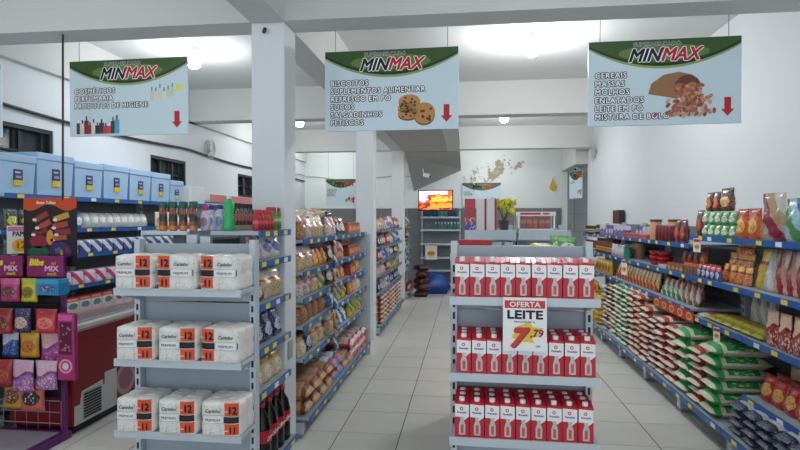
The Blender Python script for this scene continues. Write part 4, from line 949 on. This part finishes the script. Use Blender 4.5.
# paper sign in front of the packets
t = thing('offer_tag', 'white paper offer card left of the candy poster', 'tag', (LWF+.02, 3.78, 1.50), R(60))
MB().box(-.09, .09, -.001, .001, -.19, .02, mat('#eceae6', .4)).build('card', t)
b = MB(); b.rect(-.085, .085, -.02, .012, -.0016, mat('#d87ab0', .4)); b.text('PAPEL', 0, -.06, .035, -.0016, BLACK, .03, 0, 'CENTER', .8); b.disc(0, -.13, .06, .05, -.0016, mat('#eebf3a', .4)); b.text('12', 0, -.15, .05, -.0022, mat('#d8482c', .4), .03, 0, 'CENTER'); b.build('print', t)

# ------------------------------------------------------------------ chest freezer
FX0, FX1, FY0, FY1, FH = -3.34, -2.84, 3.655, 5.35, .79
t = thing('chest_freezer', 'dark red chest freezer with white trim beside the candy rack', 'freezer', (FX0, FY0, 0))
W, L = FX1-FX0, FY1-FY0; fr = mat('#8e1620', .3, var=.05, scale=3); fw = mat('#d9d8d6', .4)
MB().bbox(.0, W, 0, L, .055, FH-.04, fr, .012).build('cabinet', t)
MB().box(.03, W-.015, .03, L-.03, 0, .055, BLACK).build('plinth', t)
MB().bbox(-.01, W+.012, -.01, L+.01, FH-.038, FH, fw, .008).build('top_rim', t)
MB().bbox(.04, W-.04, .03, L/2-.005, FH+.001, FH+.018, mat('#b9a9aa', .1), .004).build('sliding_lid', t)
MB().bbox(.04, W-.04, L/2+.005, L-.03, FH+.001, FH+.018, mat('#b9a9aa', .1), .004).build('sliding_lid', t)
pn = MB()                                            # white stepped service panel
pn.prism([(.02, .06), (.50, .06), (.50, .36), (.36, .36), (.36, .27), (.33, .27), (.33, .31), (.10, .29), (.08, .20), (.02, .20)], -.004, .004, fw, Matrix.Translation((W+.005, 0, 0)) @ Matrix.Rotation(R(90), 4, 'Z'))
pn.build('service_panel', t)
g = MB(); g.box(W+.009, W+.012, .10, .31, .08, .28, mat('#b4b4b2', .4))
g.build('vent_frame', t)
for i in range(9): MB().box(W+.012, W+.015, .11, .30, .088+i*.021, .100+i*.021, BLACK).build('vent_slot', t)
# pink roundel print on the freezer
b = MB(); M = Matrix.Translation((W+.006, .62, .24)) @ Matrix.Rotation(R(90), 4, 'Z')
b.lathe([(.13, 0), (.13, .002)], mat('#c9a0a4', .4), 24, M @ Matrix.Rotation(R(90), 4, 'X')); b.lathe([(.09, 0.002), (.09, .004)], mat('#b06a74', .4), 24, M @ Matrix.Rotation(R(90), 4, 'X')); b.build('round_print', t)

# ------------------------------------------------------------------ candy rack
KX0, KX1, KY = -3.72, -2.82, 3.58
t = thing('candy_rack', 'purple floor rack hung with bags of candy', 'rack', (KX0, KY, 0))
pu = mat('#6a2470', .4); KW = KX1-KX0; dk = mat('#1b1620', .5)
for x in (.02, KW-.02): MB().bbox(x-.015, x+.015, -.015, .015, .03, 1.30, pu, .003).build('post', t)
MB().bbox(0, KW, -.36, .05, .0, .05, pu, .006).build('base', t)
MB().bbox(.03, KW-.05, -.33, -.02, .0505, .06, mat('#a8a4aa', .4), .003).build('base_tray', t)
MB().box(.04, KW-.04, -.004, .004, .30, 1.26, dk).build('back_panel', t)
rz_ = [.98, .79, .60, .41, .255]
for z in rz_:
    MB().box(.04, KW-.04, -.03, -.005, z+.165, z+.18, dk).build('hook_bar', t)
for z in (.12, .2, .28): MB().tube([(.04, -.02, z), (KW-.04, -.02, z)], .004, mat('#9a98a0', .4, .4)).build('wire', t)
for i in range(10): MB().tube([(.06+i*.09, -.02, .08), (.06+i*.09, -.02, .28)], .003, mat('#9a98a0', .4, .4), 5).build('wire', t)
# header cards
for k, xx in enumerate((.46, .775)):
    hd = MB().bbox(xx-.14, xx+.14, -.05, -.03, 1.16, 1.31, mat('#8a1f5e', .35), .006).build('header_card', t)
    b = MB(); b.text('Bibs', xx-.12, 1.245, .042, -.052, mat('#e2d22c', .4), .06, .2, 'LEFT', 1.1); b.text('MIX', xx+.0, 1.205, .035, -.052, mat('#e8b8d0', .4), .05, 0, 'LEFT', 1.2); b.text('snack', xx+.02, 1.175, .022, -.052, mat('#e8c02c', .4), .04); b.text('mil', xx+.05, 1.25, .02, -.052, mat('#e8903c', .4), .04, .2)
    b.build('print', hd)
def cp(desc, w, h, *a, seed=0): return pouch(desc, w, h, .05, packmat(*a), cat='candy', name='candy_bag', seed=seed)
cols = [
 [cp('pink candy bag', .13, .15, '#c03a78', '#6a2438', '#d8588a', 'oval', .3, '#b8902c', seed=81), cp('yellow candy bag', .12, .15, '#d8c42c', '#8a7a1c', '#b8b83a', 'oval', .3, '#3a3a20', seed=82), carton('bright blue candy carton', .16, .09, .10, packmat('#1c86b8', '#12608e', '#3aa0d0', 'oval', .3, '#e0b080'), cat='candy', name='candy_carton')],
 [cp('red candy bag with brown picture', .13, .16, '#b02028', '#5a2018', '#8e1a22', 'oval', .3, '#c88a3a', seed=83), cp('navy candy bag', .12, .15, '#1c1c50', '#d0a8a0', '#2a2a68', 'oval', .3, '#b85a5a', seed=84), cp('bright red candy bag', .15, .15, '#c82a34', '#e87a6a', '#a81c28', 'oval', .3, '#b8404a', seed=85)],
 [cp('blue candy bag', .12, .17, '#1c3c8e', '#c8c8d8', '#2a52a8', 'wave', .3, '#3a6ab8', seed=86), cp('amber candy bag', .13, .17, '#e0a01c', '#c87018', '#e8b83c', 'oval', .3, '#2a2010', seed=87), cp('magenta popcorn bag', .16, .20, '#a83a9a', '#e0b0b0', '#8e2a86', 'wave', .3, '#d8a0a0', seed=88)],
 [cp('dark red candy bag', .13, .17, '#8e1c24', '#b8483a', '#a82430', 'oval', .3, '#481410', seed=89), cp('purple marshmallow bag', .16, .20, '#a85aa8', '#d8a8c0', '#7a2a78', 'wave', .3, '#e0b8c8', seed=90), cp('lilac marshmallow bag', .15, .18, '#b070b0', '#e0b8c8', '#8e3a88', 'wave', .3, '#e8c8d0', seed=91)],
 [cp('orange candy bag', .14, .19, '#d8902c', '#7a3a18', '#e0a83c', 'oval', .3, '#c8c0a0', seed=92), cp('salmon candy bag with black oval', .17, .20, '#d8685a', '#2a1420', '#e08a5a', 'oval', .3, '#e8e0d0', seed=93), None]]
rowname = ['first', 'second', 'third', 'fourth', 'lowest']
for r_, row_ in enumerate(cols):
    for c_ in range(3):
        p = row_[c_]
        if p is None: continue
        xs = [KX0+.42, KX0+.585, KX0+.75]
        x = onY([8, 27, 50][c_], KY-.10)+(.02 if r_ == 4 else 0)
        zt = [1.155, .955, .79, .60, .45][r_]
        spawn(p, Matrix.Translation((x, KY-.085-.062*(r_ % 2)+.003*c_, zt-p.h*1.1)) @ Matrix.Rotation(rnd.uniform(-.08, .08), 4, 'Z') @ Matrix.Scale(1.1, 4), f'{p.desc} in the {rowname[r_]} row of the candy rack')
        if r_ in (1, 2, 3) and c_ < 2:
            spawn(p, Matrix.Translation((x-.32, KY-.085-.062*(r_ % 2), zt-p.h)), f'{p.desc} farther left in the {rowname[r_]} row of the candy rack')
# tall pink strip pack at the rack's right side
t2 = thing('strip_pack', 'tall pink display pack on the right side of the candy rack', 'display', (onY(69, KY-.12), KY-.14, .47))
MB().bbox(-.065, .065, -.02, .02, 0, .46, mat('#b02a70', .35), .012).build('pack', t2)
b = MB(); b.rect(-.045, .045, .18, .40, -.0206, mat('#5a1030', .35)); b.disc(0, .10, .05, .05, -.021, mat('#e8a0b8', .35)); b.disc(0, .10, .036, .036, -.0216, mat('#c03a78', .35)); b.disc(0, .10, .024, .024, -.0222, mat('#f0d8e0', .35)); b.rect(-.05, .05, .41, .45, -.021, mat('#d85a98', .35))
q = random.Random(4)
for i in range(16): b.disc(q.uniform(-.038, .038), q.uniform(.19, .39), .007, .007, -.0214, mat('#d87aa8', .35), 8)
b.build('print', t2)
MB().tube([(0, .02, .44), (KX1-.02-onY(69, KY-.12), .14, .44)], .005, dk).build('hook', t2)
# hanging poster with its cord
PY = KY+.02; x0, x1 = onY(24, PY), onY(77, PY); zt, zb = zof(198, (x0+x1)/2, PY), zof(266, (x0+x1)/2, PY)
t = thing('candy_poster', 'black and orange chocolate poster hanging on a cord above the rack', 'poster', ((x0+x1)/2, PY, zb))
W = x1-x0; H = zt-zb
MB().box(-W/2, W/2, -.003, .003, 0, H, mat('#1c0d10', .35)).build('sheet', t)
b = MB(); y_ = -.0036
b.flat([(-W/2, H), (W/2, H), (W/2, H*.86)]+[(W/2-W*i/10, H*(.86-.05*math.sin(i*.9))) for i in range(1, 11)], y_, mat('#c8481f', .35))
b.text('Butter Toffees', -.03, H*.91, .022, y_-.0005, mat('#f0dcc8', .4), .03, .1, 'CENTER', .8)
q = random.Random(12)
for (x, z, a, c) in ((-.07, .72, .5, '#8e3a2c'), (-.05, .60, .5, '#b04a3c'), (-.08, .5, .3, '#7a2430'), (.09, .72, .3, '#c89a3c'), (.08, .6, .2, '#b0402c'), (.10, .5, .1, '#8a2c30'), (.07, .42, .1, '#a8582c')):
    b.flat([(x*1+math.cos(a)*sx*.06-math.sin(a)*sz*.02, H*z+math.sin(a)*sx*.06+math.cos(a)*sz*.02) for sx, sz in ((-1, -1), (1, -1), (1, 1), (-1, 1))], y_-.0005, mat(c, .35))
    b.disc(x-.05, H*z-.02, .018, .011, y_-.0009, mat('#e8e0d8', .4), 10)
b.disc(-.09, H*.36, .07, .05, y_-.0005, mat('#8e1c30', .35)); b.disc(-.09, H*.2, .085, .045, y_-.0005, mat('#1c5a40', .35)); b.disc(.08, H*.22, .085, .07, y_-.0005, mat('#40205e', .35)); b.disc(-.0, H*.42, .028, .055, y_-.0009, mat('#d8902c', .35))
for i in range(6): b.disc(.03+.02*i, H*(.2+.02*(i % 3)), .014, .022, y_-.0012, mat(q.choice(['#8e2c50', '#c89a3c', '#3a6a9a', '#5a1c30']), .35), 10)
tag(b.build('printed_picture', t), kind='stuff')
cx = onY(63, PY)-(x0+x1)/2
MB().tube([(cx, 0, H-.02), (cx+.004, 0, H+.5), (cx+.012, 0, CZ-zb)], .007, mat('#3a3638', .7), 6).build('cord', t)

# ------------------------------------------------------------------ things on top of the middle run and at the back
TALLR = P('foil_carton', 'carton', 'tall red foil carton', MB().bbox(-.04, .04, -.04, .04, 0, .24, packmat('#c41f2a', '#a81822', '#2c3f9a', 'band', .35, '#d8d4e0'), .003).mesh('foil_carton'), .08, .08, .24)
TALLW = P('foil_carton', 'carton', 'tall white foil carton with red edge', MB().bbox(-.035, .025, -.04, .04, 0, .24, mat('#e2dcda', .4), .002).box(.0252, .04, -.04, .04, 0, .24, mat('#b8232c', .4)).mesh('foil_carton'), .08, .08, .24)
ty = 4.27
for k, px in enumerate((470, 481, 491)): spawn([TALLR, TALLW, TALLW][k], Matrix.Translation((onY(px, ty), ty, 1.484)), ['tall red foil carton standing atop the middle shelf run', 'tall white and red foil carton beside the red one', 'tall white and red foil carton beside the yellow flowers'][k])
for k in range(4):
    p_ = carton('small red wafer box', .05, .05, .066, mat('#b02a2c', .4)); 
    spawn(p_, Matrix.Translation((onY(463+k*8, 3.3), 3.3, 1.381)), None, 'behind the top of the milk display', 'the left')
vx = onY(506, ty); t = thing('flower_pot', 'yellow artificial flowers in a dark pot atop the middle run', 'plant', (vx-.005, ty+.17, 1.484))
MB().lathe([(.03, 0), (.045, .07), (.047, .075)], mat('#4a4a50', .5)).build('pot', t)
fm = [mat('#d8cf2c', .5), mat('#a8b43a', .5), mat('#e6dc3c', .5)]; q = random.Random(8); b = MB(); s = MB()
for i in range(42):
    a = q.random()*6.28; rr = .10*q.random()**.5; z = .13+.11*q.random()
    M = Matrix.Translation((rr*math.cos(a), rr*math.sin(a), z)) @ Euler((q.random()*2, q.random()*2, q.random()*6)).to_matrix().to_4x4()
    b.lathe([(.004, 0), (.018, .008), (.022, .016)], fm[i % 3], 6, M)
    if i % 4 == 0: s.tube([(0, 0, .06), (rr*math.cos(a)*.6, rr*math.sin(a)*.6, z-.03), (rr*math.cos(a), rr*math.sin(a), z)], .003, mat('#5a7a2c', .6), 5)
s.build('stem', t); tag(b.build('blossom', t), kind='stuff')
# white framed rack with brown packets
rx0 = onY(518, 4.25) 
t = thing('counter_rack', 'white wire rack with red header atop the middle run', 'rack', (rx0, 4.20, 1.484))
for x in (0, .26):
    for y_ in (0, .16): MB().box(x-.006, x+.006, y_-.006, y_+.006, 0, .14, WHITE).build('rack_post', t)
MB().box(-.006, .266, -.006, .166, .0, .012, WHITE).build('rack_base', t)
MB().box(-.006, .266, .15, .158, .012, .11, mat('#b9bcbe', .5)).build('rack_back', t)
MB().box(-.01, .27, -.01, -.004, .11, .14, WHITE).build('rack_header', t)
b = MB(); b.rect(.01, .16, .117, .133, -.0106, mat('#d0303a', .4)); b.disc(.2, .125, .03, .008, -.0106, mat('#d0303a', .4)); b.build('header_print', t)
BRPK = carton('brown red meat snack packet', .04, .03, .095, packmat('#8a4a3c', '#b8705a', '#a83a30', 'band', .35))
for k in range(5): spawn(BRPK, Matrix.Translation((rx0+.04+k*.045, 4.26, 1.497)), None, 'in the white rack', 'the left')
q = random.Random(21)
for k in range(4):
    p_ = [YLIE, GREEN_P][k % 2]
    spawn(p_, Matrix.Translation((.43+(k % 2)*.10, 3.03+(k//2)*.25, 1.382)) @ Matrix.Rotation(q.uniform(-.3, .3), 4, 'Z'), None, 'atop the middle run by the milk', 'the camera')

# back wall shelf, television, blue sacks
bx0, bx1 = -1.02, -.14
shelf_unit('wall_shelf_unit', 'grey half empty shelf against the back wall under the television', (bx0, 12.02, 0), 0, bx1-bx0, .40, 1.75, [(1.62, .3), (1.34, .36), (1.03, .36), (.73, .36), (.45, .36), (.14, .4)], strip=LGREY, body=mat('#7d868e', .5, .1), tags=0)
NBTL = lathe_p('cleaning_bottle', 'bottle', 'dark blue cleaning bottle', [(.03, 0), (.032, .01), (.032, .12), (.014, .16)], mat('#1f3f66', .3), [('cap', [(.016, .16), (.016, .19)], mat('#20262c', .3))], 10)
TBTL = lathe_p('cleaning_bottle', 'bottle', 'teal cleaning bottle', [(.03, 0), (.032, .01), (.032, .10), (.014, .13)], mat('#3a7a78', .3), [('cap', [(.016, .13), (.016, .16)], mat('#d8d8d8', .3))], 10)
line('F', 12.12, bx0+.04, 1.62, [(NBTL, 5), (TBTL, 3), (NBTL, 3)], 'on the back shelf top', 'the left', v=.02)
line('F', 12.06, bx0+.30, 1.34, [(TBTL, 8)], 'on the back shelf second board', 'the left', v=.02)
offer_tag((-.78, 12.04, 1.02), 0, 'white and yellow offer card on the grey back shelf', .26, .34)
# television
tx0, tx1 = onY(418, 11.3), onY(453, 11.3); tz0, tz1 = zof(211, -.9, 11.3), zof(190, -.9, 11.3)
t = thing('television', 'wall television showing bright orange food', 'television', ((tx0+tx1)/2, 11.3, tz0))
W, H = tx1-tx0, tz1-tz0
MB().bbox(-W/2, W/2, 0, .06, 0, H, mat('#101012', .3), .008).build('casing', t)
tv = bpy.data.materials.new('tv_screen'); tv.use_nodes = True; n = NT(tv); nt = tv.node_tree; bs = nt.nodes['Principled BSDF']
tc = nt.nodes.new('ShaderNodeTexCoord'); sp = nt.nodes.new('ShaderNodeSeparateXYZ'); nt.links.new(tc.outputs['Generated'], sp.inputs[0])
vo = nt.nodes.new('ShaderNodeTexNoise'); vo.inputs['Scale'].default_value = 6; nt.links.new(tc.outputs['Generated'], vo.inputs['Vector'])
X_ = n.m('ADD', sp.outputs[0], n.m('MULTIPLY', n.m('SUBTRACT', vo.outputs['Fac'], .5), .35)); Z_ = n.m('ADD', sp.outputs[2], n.m('MULTIPLY', n.m('SUBTRACT', vo.outputs['Fac'], .5), .45))
col = n.mix(n.m('GREATER_THAN', vo.outputs['Fac'], .5), lin('#7a2a1c'), lin('#c8542c'))
col = n.mix(n.m('MULTIPLY', n.m('COMPARE', Z_, .56, .13), n.m('GREATER_THAN', X_, .38)), col, lin('#f2a030'))
col = n.mix(n.m('MULTIPLY', n.m('COMPARE', Z_, .2, .13), n.m('GREATER_THAN', X_, .32)), col, lin('#e8882a'))
col = n.mix(n.m('MULTIPLY', n.m('GREATER_THAN', Z_, .78), n.m('LESS_THAN', X_, .9)), col, lin('#d8c8d8'))
col = n.mix(n.m('MULTIPLY', n.m('GREATER_THAN', Z_, .45), n.m('LESS_THAN', X_, .25)), col, lin('#b8b0d0'))
nt.links.new(col, bs.inputs['Base Color']); nt.links.new(col, bs.inputs['Emission Color']); bs.inputs['Emission Strength'].default_value = 1.0; bs.inputs['Roughness'].default_value = .2
MB().box(-W/2+.02, W/2-.02, -.004, -.0005, .025, H-.02, tv).build('screen', t)
MB().tube([(0, .06, H*.6), (0, .3, H*.7), (0, YB-11.3-.004, H*.7)], .02, BLACK, 8).build('bracket', t)
BLSACK = sack('large blue plastic bale', .58, .42, .42, mat('#15459e', .35, var=.25, scale=9, bump=.4), name='plastic_bale', cat='bag', seed=95)
spawn(BLSACK, Matrix.Translation((-.66, 11.66, .001)) @ Matrix.Rotation(.2, 4, 'Z'), 'bright blue plastic bale on the floor before the back shelf')
DKS = [sack('dark sack', .3, .26, .12, packmat(*c), name='dark_sack', cat='bag', seed=96+i) for i, c in enumerate((('#3a1418', '#8a3a30', '#1c1214', 'sack'), ('#1c1416', '#5a2428', '#8a5a4a', 'sack'), ('#6a2024', '#2a1616', '#a86a50', 'sack')))]
for k in range(5): spawn(DKS[k % 3], Matrix.Translation((-.92+.02*(k % 2), 11.12+.03*(k % 3), .001+k*.13)) @ Matrix.Rotation(.5*k, 4, 'Z'), f'dark maroon sack beside the blue bale, {ORD[k]} up in its pile', group='dark sacks')
finish_labels()
